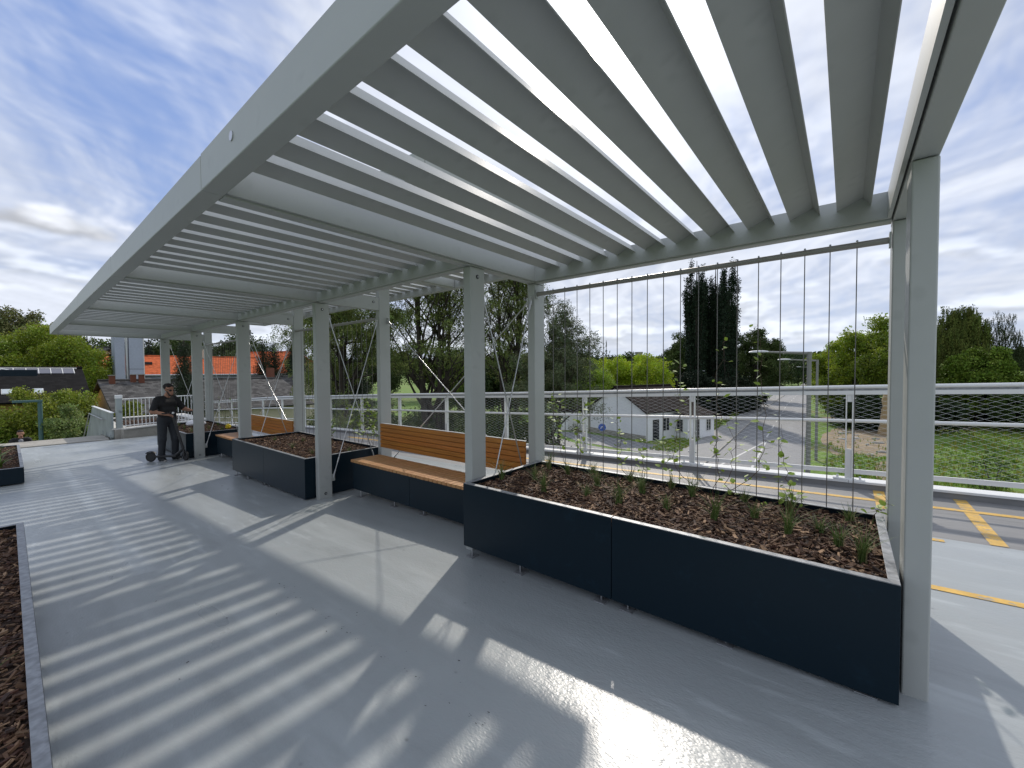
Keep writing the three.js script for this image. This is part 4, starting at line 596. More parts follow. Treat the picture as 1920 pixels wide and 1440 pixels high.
function crown(parent, geo, mat, pts, size, col, vari, seed) { // pts: [x,y,z,k]
  const r = rng(seed), m = new THREE.InstancedMesh(geo, mat, pts.length), o = new THREE.Object3D(), c = new THREE.Color();
  pts.forEach((p, i) => { o.position.set(p[0], p[1], p[2]); o.rotation.set(parent.userData.hang ? 0 : (r() - 0.5) * 2, r() * 6.283, parent.userData.hang ? 0 : (r() - 0.5) * 2); const s = size * (0.7 + r() * 0.6) * (p[3] || 1); o.scale.set(s, s, s); o.updateMatrix(); m.setMatrixAt(i, o.matrix); const v = 1 + (r() - 0.5) * 2 * vari, w = 1 + (r() - 0.5) * 0.3; c.setRGB(col[0] * v * w * 1.3, col[1] * v * 1.3, col[2] * v * 1.3); m.setColorAt(i, c); });
  m.name = 'crown'; m.userData.kind = 'stuff'; parent.add(m); return m;
}
function limb(gs, a, b, r0, r1, bend, r, n = 4) { let q = a.clone(), pr = r0; const d = b.clone().sub(a), L = d.length(); const off = V((r() - 0.5) * bend * L, (r() - 0.2) * bend * L * 0.5, (r() - 0.5) * bend * L); for (let i = 1; i <= n; i++) { const t = i / n, p = a.clone().addScaledVector(d, t).addScaledVector(off, Math.sin(t * Math.PI)); const rr = lerp(r0, r1, t); gs.push(rod(q, p, pr, rr, 6, true)); q = p; pr = rr; } }
function tree(name, label, x, z, o) {
  const t = thing(name, label, o.cat || 'tree', [x, o.gy ?? GY, z], 0, o.group); const r = rng(o.seed), H = o.h, gs = [], pts = [];
  const style = o.style || 'round', R = o.r, y0 = o.y0 ?? H * 0.25, sq = o.rz ?? R;
  const tr = o.trunk || H * 0.022;
  if (style === 'conifer') {
    gs.push(rod(V(0, 0, 0), V(0, H, 0), tr, 0.02, 8)); const tiers = o.tiers || 16;
    for (let k = 0; k < tiers; k++) { const f = k / tiers, y = lerp(y0, H * 0.97, f), L = R * Math.pow(1 - f, 0.85) * (0.8 + r() * 0.35) + 0.12; const nb = Math.max(4, Math.round(9 * (1 - f) + 3)); for (let j = 0; j < nb; j++) { const a = j / nb * 6.283 + r() * 0.8, LL = L * (0.7 + r() * 0.45), dr = (o.droop ?? 0.25) * LL; const e = V(Math.cos(a) * LL, y - dr + 0.15 * LL, Math.sin(a) * LL); gs.push(rod(V(0, y, 0), e, 0.03, 0.008, 4, true)); const n = Math.ceil(LL * (o.dens || 7)); for (let q = 1; q <= n; q++) { const s = q / n; pts.push([e.x * s + (r() - 0.5) * 0.2, lerp(y, e.y, s) - 0.1 * s + (r() - 0.5) * 0.12, e.z * s + (r() - 0.5) * 0.2, 1.15 - 0.4 * s]); } } }
  } else if (style === 'poplar') {
    const nb = o.stems || 26; gs.push(rod(V(0, 0, 0), V(0, H * 0.9, 0), tr, 0.04, 8));
    for (let k = 0; k < nb; k++) { const a = r() * 6.283, rad = R * Math.sqrt(r()) * 0.9, yb = y0 * (0.4 + r() * 0.8) + r() * H * 0.25, yt = Math.min(H * (0.99 - 0.35 * Math.pow(rad / R, 2)), yb + H * (0.3 + r() * 0.45)); const A = V(Math.cos(a) * rad * 0.45, yb, Math.sin(a) * rad * 0.45), B = V(Math.cos(a) * rad, yt, Math.sin(a) * rad); limb(gs, A, B, 0.10, 0.02, 0.05, r, 3); const n = o.n / nb; for (let q = 0; q < n; q++) { const s = Math.pow(r(), 0.8), w = 0.55 * Math.sin(Math.min(1, s * 1.1 + 0.1) * Math.PI) + 0.12; const b2 = A.clone().lerp(B, s); pts.push([b2.x + (r() + r() - 1) * w, b2.y + (r() - 0.5) * 0.8, b2.z + (r() + r() - 1) * w, 1]); } }
  } else if (style === 'willow') {
    t.userData.hang = 1; const top = H; limb(gs, V(0, 0, 0), V(0, H * 0.55, 0), tr, tr * 0.7, 0.1, r);
    for (let k = 0; k < (o.stems || 60); k++) { const a = r() * 6.283, rad = R * Math.sqrt(r()), yy = y0 + (H - y0) * Math.sqrt(Math.max(0.05, 1 - Math.pow(rad / R, 2) * 0.8)) * (0.8 + 0.2 * r()); const e = V(Math.cos(a) * rad, yy, Math.sin(a) * rad); if (k % 3 === 0) limb(gs, V(0, H * 0.5, 0), e, tr * 0.35, 0.02, 0.25, r, 4); const drop = (H - y0) * (0.25 + r() * 0.5), n = o.n / (o.stems || 60); for (let q = 0; q < n; q++) { const s = r(); pts.push([e.x + (r() - 0.5) * 0.7, e.y - s * drop, e.z + (r() - 0.5) * 0.7, 1]); } }
    delete t.userData.hangDummy;
  } else {
    const ends = []; const nb = o.branches || 26; const cy = (y0 + H) / 2, ry = (H - y0) / 2;
    const forks = o.forks || 1; const bases = [];
    for (let k = 0; k < forks; k++) { const a = k / forks * 6.283 + r(), sp = forks > 1 ? R * 0.28 : 0.1; const tp = V(Math.cos(a) * sp, H * (o.trunkTop ?? 0.72) * (0.85 + r() * 0.2), Math.sin(a) * sp); limb(gs, V(Math.cos(a) * 0.12 * (forks > 1), -0.1, Math.sin(a) * 0.12 * (forks > 1)), tp, tr * (forks > 1 ? 0.8 : 1), tr * 0.22, 0.06, r, 6); bases.push([V(0, 0, 0), tp]); }
    for (let k = 0; k < nb; k++) { const bs = bases[k % forks]; const s = 0.32 + 0.66 * r(); const A = bs[0].clone().lerp(bs[1], s); const a = r() * 6.283, cs = r() * 2 - 1, rr = Math.pow(r(), 0.35); const q = Math.sqrt(1 - cs * cs); let E = V(Math.cos(a) * q * R * rr, cy + cs * ry * rr, Math.sin(a) * q * sq * rr); if (o.up) E.y = Math.max(E.y, A.y + Math.hypot(E.x - A.x, E.z - A.z) * o.up); if (E.y < A.y - 0.5) E.y = A.y + r(); const lr = tr * (0.36 * (1 - s) + 0.12); limb(gs, A, E, lr, 0.015, 0.16, r, 4); ends.push(E); if (o.twigs) for (let w = 0; w < o.twigs; w++) { const st = A.clone().lerp(E, 0.4 + 0.6 * r()), e2 = st.clone().add(V((r() - 0.5) * R * 0.5, r() * R * 0.6 + 0.3, (r() - 0.5) * R * 0.5)); limb(gs, st, e2, lr * 0.35, 0.01, 0.1, r, 2); ends.push(e2); } }
    const ncl = o.clumps || 70; const cl = ends.map(e => [e.x, e.y, e.z, (o.cr || R * 0.3) * (0.6 + r() * 0.7)]);
    while (cl.length < ncl) { const a = r() * 6.283, cs = r() * 2 - 1, q = Math.sqrt(1 - cs * cs), rr = 0.62 + 0.38 * r(); cl.push([Math.cos(a) * q * R * rr, cy + cs * ry * rr, Math.sin(a) * q * sq * rr, (o.cr || R * 0.3) * (0.55 + r() * 0.7)]); }
    for (let i = 0; i < o.n; i++) { const c = cl[Math.floor(r() * cl.length)]; const a = r() * 6.283, cs = r() * 2 - 1, q = Math.sqrt(1 - cs * cs), d = c[3] * Math.pow(r(), 0.45); pts.push([c[0] + Math.cos(a) * q * d, Math.max(0.15, c[1] + cs * d * 0.8), c[2] + Math.sin(a) * q * d, 1]); }
  }
  part('trunk', gs, M.bark, t);
  const kind = style === 'conifer' ? 'needle' : style === 'willow' ? 'hang' : (o.leafKind || 'broad'); const set = CL[kind];
  crown(t, set[o.seed % set.length], lmat(o.tr ?? 0), pts, o.leaf || 0.3, o.col, o.vari ?? 0.35, o.seed + 9);
  delete t.userData.hang; return t;
}
const DK = [0.065, 0.09, 0.03], OLV = [0.14, 0.175, 0.05], ACID = [0.30, 0.38, 0.025], MID = [0.075, 0.115, 0.02], PINE = [0.018, 0.031, 0.017];
// big trees behind the benches
tree('elm_tree', 'tall dark tree behind the middle trellis, leftmost of the big trees', -24.2, -13.2, { seed: 11, h: 15, r: 3.6, y0: 1.5, n: 7800, leaf: 0.20, col: OLV, branches: 34, twigs: 3, forks: 2, trunk: 0.3, leafKind: 'fine', clumps: 150, cr: 0.95, group: 'big trees behind the railing' });
tree('elm_tree', 'tall many stemmed tree with dark bare limbs above the bench', -20.4, -17.0, { seed: 12, h: 15.8, r: 4.3, y0: 2.2, n: 7600, leaf: 0.19, col: OLV, branches: 44, twigs: 5, forks: 4, up: 1.1, trunk: 0.30, leafKind: 'fine', clumps: 190, cr: 0.85, trunkTop: 0.8, group: 'big trees behind the railing' });
tree('elm_tree', 'tall airy tree with thin upright branches behind the second post', -16.6, -20.6, { seed: 13, h: 16, r: 3.6, y0: 2.0, n: 5200, leaf: 0.18, col: OLV, branches: 40, twigs: 5, forks: 3, up: 1.3, trunk: 0.24, leafKind: 'fine', clumps: 170, cr: 0.75, trunkTop: 0.85, group: 'big trees behind the railing' });
tree('olive_tree', 'silvery bushy tree right of the second post beside the trellis', -13.4, -20.4, { seed: 14, h: 11.3, r: 2.7, y0: 1.0, n: 7500, leaf: 0.17, col: [0.10, 0.12, 0.06], branches: 34, twigs: 3, forks: 2, trunk: 0.17, leafKind: 'fine', clumps: 150, cr: 0.6, group: 'big trees behind the railing' });
tree('shrub', 'dark green shrubs massed under the big trees behind the bench', -19.2, -18.9, { cat: 'shrub', seed: 15, h: 4.4, r: 7.5, rz: 3.2, y0: 0.0, n: 7000, leaf: 0.26, col: DK, branches: 20, clumps: 120, cr: 1.0, trunk: 0.08 });
tree('shrub', 'dark green shrub beneath the leftmost big tree', -25.5, -15.5, { cat: 'shrub', seed: 16, h: 4.5, r: 5, rz: 3.2, y0: 0.0, n: 5000, leaf: 0.26, col: DK, branches: 20, clumps: 90, cr: 1.0, trunk: 0.08 });
// poplars and their neighbours
tree('poplar_tree', 'left of the three tall dark poplars beyond the white house', -19.4, -72.5, { seed: 21, style: 'poplar', h: 28, r: 2.1, y0: 2, n: 5200, leaf: 0.42, col: PINE, stems: 30, vari: 0.5, group: 'tall poplars' });
tree('poplar_tree', 'middle of the three tall dark poplars beyond the white house', -17.0, -74.5, { seed: 22, style: 'poplar', h: 27.2, r: 2.2, y0: 2, n: 5200, leaf: 0.42, col: PINE, stems: 30, vari: 0.5, group: 'tall poplars' });
tree('poplar_tree', 'right of the three tall dark poplars beyond the white house', -14.6, -72.5, { seed: 23, style: 'poplar', h: 25.4, r: 1.9, y0: 2, n: 4800, leaf: 0.42, col: PINE, stems: 28, vari: 0.5, group: 'tall poplars' });
tree('broadleaf_tree', 'loose dark tree just left of the poplars', -23.4, -76.5, { seed: 24, h: 13.6, r: 2.9, y0: 2, n: 3000, leaf: 0.45, col: [0.065, 0.095, 0.025], branches: 24, twigs: 2, clumps: 60, cr: 0.9 });
tree('broadleaf_tree', 'small dark tree farther left of the poplars beyond the bright trees', -28.6, -82, { seed: 25, h: 11.0, r: 3.2, y0: 2, n: 2600, leaf: 0.5, col: [0.04, 0.06, 0.022], branches: 20, clumps: 50, cr: 1.1 });
tree('broadleaf_tree', 'dark rounded tree right of the poplars beside the road', -13.0, -87, { seed: 26, h: 14.2, r: 4.4, y0: 1, n: 5200, leaf: 0.45, col: [0.06, 0.085, 0.025], branches: 26, clumps: 90, cr: 1.2 });
tree('broadleaf_tree', 'dark tree farther right along the left verge of the road', -14.6, -110, { seed: 27, h: 12.6, r: 4.0, y0: 1, n: 3600, leaf: 0.5, col: [0.04, 0.06, 0.02], branches: 22, clumps: 70, cr: 1.2 });
tree('hedge', 'black green hedge mass at the foot of the poplars', -17.5, -66, { cat: 'hedge', seed: 28, h: 6.2, r: 6.0, rz: 3.5, y0: 0, n: 5200, leaf: 0.5, col: [0.014, 0.022, 0.012], branches: 20, clumps: 100, cr: 1.2, trunk: 0.1 });
tree('hedge', 'dark hedge along the left verge under the utility lamps', -14.8, -82, { cat: 'hedge', seed: 29, h: 5.2, r: 3.0, rz: 12, y0: 0, n: 5200, leaf: 0.55, col: [0.018, 0.028, 0.013], branches: 24, clumps: 110, cr: 1.3, trunk: 0.1 });
tree('bright_tree', 'large acid green rounded tree behind the white house', -23.6, -57.5, { seed: 31, h: 9.4, r: 4.7, y0: 1.2, n: 6500, leaf: 0.40, col: ACID, tr: 0.45, branches: 30, clumps: 90, cr: 1.2, group: 'bright green trees behind the white house' });
tree('bright_tree', 'smaller acid green tree left of the large one behind the white house', -31.0, -59, { seed: 32, h: 9.0, r: 3.8, y0: 1.2, n: 4200, leaf: 0.42, col: ACID, tr: 0.45, branches: 26, clumps: 70, cr: 1.1, group: 'bright green trees behind the white house' });
tree('bright_tree', 'fresh green tree just left of the white house gable', -25.2, -46.5, { seed: 33, h: 7.3, r: 3.2, y0: 1.0, n: 4200, leaf: 0.32, col: [0.22, 0.31, 0.03], tr: 0.45, branches: 26, clumps: 70, cr: 0.9, group: 'bright green trees behind the white house' });
// right of the road
tree('bright_tree', 'wide sunlit green tree right of the road', 0.6, -72, { seed: 41, h: 12.2, r: 4.6, rz: 6, y0: 0.8, n: 8500, leaf: 0.44, col: [0.20, 0.26, 0.022], tr: 0.45, branches: 34, clumps: 110, cr: 1.25 });
tree('bright_tree', 'taller green tree partly hidden by the end post', 3.8, -66, { seed: 42, h: 13.1, r: 3.2, y0: 1.5, n: 4600, leaf: 0.42, col: [0.17, 0.225, 0.022], tr: 0.45, branches: 30, twigs: 2, clumps: 80, cr: 0.9 });
tree('willow_tree', 'dark drooping willow right of the end post', 11.7, -81, { seed: 43, style: 'willow', h: 16.3, r: 4.0, y0: 1.5, n: 7500, leaf: 0.55, col: [0.085, 0.105, 0.022], stems: 80, trunk: 0.24, vari: 0.4 });
tree('willow_tree', 'leaning willow crown at the far right against the sky', 16.1, -84.5, { seed: 44, style: 'willow', h: 15.8, r: 2.0, y0: 4.5, n: 1500, leaf: 0.30, col: [0.040, 0.055, 0.020], stems: 34, trunk: 0.18, vari: 0.4 });
tree('shrub', 'layered green shrub in front of the willow right of the end post', 12.0, -73, { cat: 'shrub', seed: 45, h: 9.6, r: 3.5, y0: 0.8, n: 6500, leaf: 0.45, col: [0.10, 0.15, 0.02], branches: 30, clumps: 80, cr: 0.6, trunk: 0.1 });
tree('shrub', 'low dark shrub behind the mesh railing at the right edge', 15.5, -70, { cat: 'shrub', seed: 46, h: 4.6, r: 3.0, y0: 0.0, n: 3600, leaf: 0.26, col: [0.05, 0.08, 0.018], branches: 24, clumps: 60, cr: 0.55, trunk: 0.08 });
tree('shrub', 'dark thicket under the trees right of the road', 4.0, -64, { cat: 'shrub', seed: 47, h: 4.2, r: 6.0, rz: 2.6, y0: 0.0, n: 3800, leaf: 0.45, col: [0.026, 0.042, 0.014], branches: 20, clumps: 70, cr: 1.0, trunk: 0.08 });
tree('shrub', 'dark undergrowth below the willow', 12.5, -75, { cat: 'shrub', seed: 48, h: 5.0, r: 8.0, rz: 2.0, y0: 0.0, n: 3600, leaf: 0.36, col: [0.022, 0.035, 0.012], branches: 20, clumps: 70, cr: 0.8, trunk: 0.08 });
tree('sapling', 'young staked sapling on the grass slope at the right edge', 3.9, -21.5, { cat: 'sapling', seed: 49, h: 4.2, r: 0.6, y0: 1.0, n: 150, leaf: 0.17, col: [0.09, 0.14, 0.03], branches: 16, clumps: 30, cr: 0.25, trunk: 0.03 });
{ const r = rng(3); for (let i = 0; i < 12; i++) { const s = part('wooden_stake', [rod(V(0, -0.2, 0), V((r() - 0.5) * 0.06, 1.5 + r() * 0.4, 0), 0.025, 0.022, 6)], std([0.32, 0.24, 0.14], 0.9)); s.position.set(2.2 + (i % 6) * 0.85 + r() * 0.3, GY, -19.5 - Math.floor(i / 6) * 3 - r() * 1.5); tag(s, 'thin wooden stake standing on the grass right of the end post', 'stake', 'stakes on the grass slope'); } }
// far end of the road
[[-10, -180, 11, 5], [-22, -190, 12, 6], [-17, -228, 13, 7], [-8.5, -240, 12, 5], [-14.5, -262, 16, 3.2], [-30, -215, 13, 7], [0, -200, 12, 7], [8, -180, 12, 7], [-3, -140, 10, 4.2]].forEach(([x, z, h, rr], i) => tree('far_tree', ['dark tree closing the far end of the road', 'hazy tree left of the far road end'][0], x, z, { seed: 60 + i, h, r: rr, y0: 1, n: 1500, leaf: 0.9, col: [[0.04, 0.06, 0.022], [0.065, 0.09, 0.025], [0.032, 0.05, 0.022]][i % 3], branches: 16, clumps: 40, cr: rr * 0.3, group: 'trees at the far end of the road' }));
// left: town trees
tree('broadleaf_tree', 'big fresh green tree behind the dark roofed house', -61, -2.6, { seed: 71, h: 11.3, r: 4.3, rz: 4.2, y0: 2.5, n: 9000, leaf: 0.36, col: [0.20, 0.26, 0.025], tr: 0.4, branches: 40, clumps: 110, cr: 1.1 });
tree('broadleaf_tree', 'green tree at the left edge behind the dark roofed house', -60, 2.8, { seed: 72, h: 10.6, r: 3.8, y0: 2.5, n: 6500, leaf: 0.38, col: [0.16, 0.22, 0.025], tr: 0.4, branches: 34, clumps: 90, cr: 1.1 });
tree('broadleaf_tree', 'pale blossoming tree top behind the big green tree at the left', -84, -2.6, { seed: 73, h: 14.2, r: 5.0, y0: 5, n: 4200, leaf: 0.45, col: [0.13, 0.14, 0.055], branches: 30, twigs: 2, clumps: 80, cr: 1.1 });
tree('conifer', 'dark spruce just left of the tower', -63, -7.6, { cat: 'conifer', seed: 74, style: 'conifer', h: 11.2, r: 1.9, y0: 1, leaf: 0.5, col: PINE, tiers: 22, dens: 8 });
tree('conifer', 'dark spruce between the green tree and the tower', -66, -5.8, { cat: 'conifer', seed: 75, style: 'conifer', h: 11.4, r: 2.2, y0: 1, leaf: 0.5, col: PINE, tiers: 22, dens: 8 });
tree('conifer', 'pointed conifer above the orange roof right of the tower', -86, -14.4, { cat: 'conifer', seed: 76, style: 'conifer', h: 13.2, r: 2.4, y0: 3, leaf: 0.5, col: PINE, tiers: 16, dens: 6 });
tree('conifer', 'broad dark pine above the orange roof between the far posts', -86, -18.8, { cat: 'conifer', seed: 77, style: 'conifer', h: 13.0, r: 3.0, y0: 3, leaf: 0.6, col: PINE, tiers: 14, dens: 7, droop: 0.0 });
tree('conifer', 'near spruce with drooping boughs behind the man', -29.6, -6.5, { cat: 'conifer', seed: 78, style: 'conifer', h: 9.3, r: 1.75, y0: 0.8, leaf: 0.27, col: [0.036, 0.05, 0.028], tiers: 26, dens: 17, droop: 0.32 });
tree('broadleaf_tree', 'dark round trees behind the hall, left mass', -95, -22, { seed: 79, h: 13.5, r: 7, y0: 2, n: 3000, leaf: 0.7, col: [0.05, 0.075, 0.02], branches: 24, clumps: 60, cr: 1.8 });
[[-58.5, -21, 11.6, 2.6], [-54, -20.6, 11.4, 2.4], [-50.5, -22, 11.8, 2.8], [-62, -26, 12.4, 3], [-47, -24, 11, 2.8], [-43, -25, 10.6, 3]].forEach(([x, z, h, rr], i) => tree('conifer', 'dark conifer in the dense row seen under the pergola', x, z, { cat: 'conifer', seed: 80 + i, style: 'conifer', h, r: rr, y0: 0.5, leaf: 0.5, col: PINE, tiers: 20, dens: 7, group: 'dark conifers under the pergola' }));
[[-104, 6, 13.5, 7], [-108, -8, 13.5, 8], [-112, -22, 15.5, 8], [-106, -34, 15, 8], [-98, -46, 14, 8], [-90, -60, 14, 8], [-78, -70, 13, 8], [-66, -80, 13, 8], [-52, -90, 12, 8], [-42, -98, 12, 7], [-34, -74, 8, 4.5], [-38, -66, 8, 4.5], [-44, -60, 9, 5], [-50, -50, 9, 5], [-40, -46, 8, 4]].forEach(([x, z, h, rr], i) => tree('background_tree', 'mid green tree in the belt of trees beyond the town', x, z, { seed: 90 + i, h, r: rr, y0: 1, n: 2000, leaf: 0.75, col: [[0.05, 0.075, 0.02], [0.075, 0.11, 0.02], [0.038, 0.056, 0.02]][i % 3], branches: 18, clumps: 50, cr: rr * 0.28, group: 'belt of trees beyond the town' }));
tree('bush', 'large leafy bush beside the stairs at the left', -37.2, -0.9, { cat: 'bush', seed: 121, h: 6.15, r: 2.6, rz: 3.2, y0: 0.3, n: 6500, leaf: 0.26, col: [0.19, 0.23, 0.03], tr: 0.35, branches: 30, clumps: 90, cr: 0.7, trunk: 0.1 });
tree('bush', 'pale green bush in front of the teal lamp post', -33.6, -2.15, { cat: 'bush', seed: 122, h: 5.2, r: 0.9, y0: 0.4, n: 2400, leaf: 0.2, col: [0.19, 0.25, 0.08], tr: 0.35, branches: 24, clumps: 46, cr: 0.35, trunk: 0.06 });
tree('bush', 'bright green bush at the left edge beside the person on the stairs', -35.5, 0.5, { cat: 'bush', seed: 123, h: 4.3, r: 1.0, y0: 0.3, n: 2000, leaf: 0.24, col: [0.12, 0.17, 0.02], tr: 0.2, branches: 20, clumps: 40, cr: 0.4, trunk: 0.06 });
tree('bush', 'yellow green bush behind the baluster railing', -33.5, -4.7, { cat: 'bush', seed: 124, h: 5.2, r: 1.0, y0: 0.3, n: 1800, leaf: 0.24, col: [0.15, 0.18, 0.02], tr: 0.2, branches: 20, clumps: 40, cr: 0.4, trunk: 0.06 });
{ // far wooded hills
  const r = rng(17), n = 7000, g = leafClump(46, 77, 1.3), m = new THREE.InstancedMesh(g, lmat(0), n), o = new THREE.Object3D(), c = new THREE.Color();
  const hillH = (x, z) => { const d = Math.hypot(x, z); return sstep(420, 2600, d) * (64 + 26 * fbm(x * 0.0011 + 3, z * 0.0011, 6.6, 4)); };
  for (let i = 0; i < n; i++) { const a = -2.05 + r() * 2.6, d = 750 + Math.pow(r(), 0.8) * 2000, x = Math.sin(a) * d, z = -Math.cos(a) * d, s = 8 + r() * 7; o.position.set(x, GY + hillH(x, z) + s * 0.3, z); o.rotation.set(r() * 6, r() * 6, r() * 6); o.scale.set(s * 1.5, s, s * 1.5); o.updateMatrix(); m.setMatrixAt(i, o.matrix); const v = 0.7 + r() * 0.6; c.setRGB(0.045 * v, 0.072 * v, 0.025 * v); m.setColorAt(i, c); }
  m.name = 'far_woodland'; tag(m, 'far woodland covering the low hills on the horizon', 'woodland', null, 'stuff'); scene.add(m);
}
{ // meadow grass right of the road and round the house
  const r = rng(19), gs = []; for (let i = 0; i < 7; i++) { const b = bladeGeo(0.5 + r() * 0.5, 0.05, 0.3 + r() * 0.6, r() * 6.283); b.translate((r() - 0.5) * 0.3, 0, (r() - 0.5) * 0.3); gs.push(b); } const g = merge(gs);
  const n = 26000, m = new THREE.InstancedMesh(g, lmat(0), n), o = new THREE.Object3D(), c = new THREE.Color(); let k = 0;
  while (k < n) { const right = r() < 0.62; let x, z; if (right) { z = -10 - r() * 75; x = -1.2 + r() * (0.28 * -z + 6); if (PN.noise(x * 0.16 + 5, z * 0.11, 3) > 0.18) continue; const e = Math.hypot((x - 1.6) / 3.2, (z + 56) / 12); if (e < 1 && r() < 0.9) continue; } else { z = -24 - r() * 70; x = roadC(z) - 5.9 - r() * (z < -48 ? 7 : 5); if (z > -48 && (x < -13.6 || z > -36)) continue; } const s = 0.25 + r() * 0.35; o.position.set(x, GY, z); o.rotation.set(0, r() * 6.283, 0); o.scale.set(s, s * (0.7 + r() * 0.6), s); o.updateMatrix(); m.setMatrixAt(k, o.matrix); const v = 0.75 + r() * 0.5, dry = r() < 0.25; c.setRGB((dry ? 0.30 : 0.19) * v, (dry ? 0.27 : 0.30) * v, 0.04 * v); m.setColorAt(k, c); k++; }
  m.name = 'meadow_grass'; tag(m, 'uneven meadow grass on the verges beside the road', 'grass', null, 'stuff'); scene.add(m);
}
console.log('trees');

// ---------------------------------------------------------------- people
function surfaceNets(f, min, max, cell) { const nx = Math.ceil((max[0] - min[0]) / cell) + 1, ny = Math.ceil((max[1] - min[1]) / cell) + 1, nz = Math.ceil((max[2] - min[2]) / cell) + 1; const val = new Float32Array(nx * ny * nz); for (let k = 0; k < nz; k++) for (let j = 0; j < ny; j++) for (let i = 0; i < nx; i++) val[(k * ny + j) * nx + i] = f(min[0] + i * cell, min[1] + j * cell, min[2] + k * cell); const id = new Int32Array(nx * ny * nz).fill(-1), pos = []; const at = (i, j, k) => val[(k * ny + j) * nx + i];
  for (let k = 0; k < nz - 1; k++) for (let j = 0; j < ny - 1; j++) for (let i = 0; i < nx - 1; i++) { let s = 0, cx = 0, cy = 0, cz = 0, n = 0; for (let c = 0; c < 8; c++) if (at(i + (c & 1), j + (c >> 1 & 1), k + (c >> 2)) < 0) s |= 1 << c; if (s === 0 || s === 255) continue; for (let c = 0; c < 8; c++) for (let b = 1; b < 8; b <<= 1) { const d = c | b; if (d === c) continue; const a0 = at(i + (c & 1), j + (c >> 1 & 1), k + (c >> 2)), a1 = at(i + (d & 1), j + (d >> 1 & 1), k + (d >> 2)); if ((a0 < 0) === (a1 < 0)) continue; const t = a0 / (a0 - a1); cx += i + lerp(c & 1, d & 1, t); cy += j + lerp(c >> 1 & 1, d >> 1 & 1, t); cz += k + lerp(c >> 2, d >> 2, t); n++; } id[(k * ny + j) * nx + i] = pos.length / 3; pos.push(min[0] + cx / n * cell, min[1] + cy / n * cell, min[2] + cz / n * cell); }
  const idx = [], I = (i, j, k) => id[(k * ny + j) * nx + i], q = (a, b, c, d, fl) => fl ? idx.push(a, b, c, a, c, d) : idx.push(a, c, b, a, d, c);
  for (let k = 1; k < nz - 1; k++) for (let j = 1; j < ny - 1; j++) for (let i = 1; i < nx - 1; i++) { const a = at(i, j, k) < 0; if (a !== (at(i + 1, j, k) < 0)) q(I(i, j - 1, k - 1), I(i, j, k - 1), I(i, j, k), I(i, j - 1, k), a); if (a !== (at(i, j + 1, k) < 0)) q(I(i - 1, j, k - 1), I(i - 1, j, k), I(i, j, k), I(i, j, k - 1), a); if (a !== (at(i, j, k + 1) < 0)) q(I(i - 1, j - 1, k), I(i, j - 1, k), I(i, j, k), I(i - 1, j, k), a); }
  const g = new THREE.BufferGeometry(); g.setAttribute('position', new THREE.Float32BufferAttribute(pos, 3)); g.setIndex(idx); g.computeVertexNormals(); return g; }
function body(caps, cell, smooth) { // caps: [ax,ay,az,ra,bx,by,bz,rb,colorIndex]
  const mn = [9, 9, 9], mx = [-9, -9, -9]; for (const c of caps) for (const o of [0, 4]) for (let d = 0; d < 3; d++) { mn[d] = Math.min(mn[d], c[o + d] - c[o + 3] - 0.03); mx[d] = Math.max(mx[d], c[o + d] + c[o + 3] + 0.03); }
  const dist = (c, x, y, z) => { const ex = c[4] - c[0], ey = c[5] - c[1], ez = c[6] - c[2], L = ex * ex + ey * ey + ez * ez; let t = L ? ((x - c[0]) * ex + (y - c[1]) * ey + (z - c[2]) * ez) / L : 0; t = t < 0 ? 0 : t > 1 ? 1 : t; const dx = x - c[0] - ex * t, dy = y - c[1] - ey * t, dz = z - c[2] - ez * t; return Math.sqrt(dx * dx + dy * dy + dz * dz) - (c[3] + (c[7] - c[3]) * t); };
  const f = (x, y, z) => { let d = 9; for (const c of caps) { const e = dist(c, x, y, z), k = smooth, h = Math.max(k - Math.abs(d - e), 0) / k; d = Math.min(d, e) - h * h * k * 0.25; } return d; };
  const g = surfaceNets(f, mn, mx, cell); const p = g.attributes.position, cols = new Float32Array(p.count * 3), uv = new Float32Array(p.count * 2);
  for (let i = 0; i < p.count; i++) { let b = 9, bc = 0; for (const c of caps) { const e = dist(c, p.getX(i), p.getY(i), p.getZ(i)); if (e < b) { b = e; bc = c[8]; } } cols.set(bc, i * 3); }
  g.setAttribute('color', new THREE.BufferAttribute(cols, 3)); g.setAttribute('uv', new THREE.BufferAttribute(uv, 2)); return g; }
const SKIN = [0.36, 0.19, 0.125], BLACK = [0.012, 0.012, 0.013], JEANS = [0.022, 0.026, 0.032], SOLE = [0.62, 0.60, 0.56], SHOE = [0.03, 0.03, 0.032], SHIRT2 = [0.25, 0.26, 0.28];
M.person = new THREE.MeshStandardMaterial({ vertexColors: true, roughness: 0.8 });
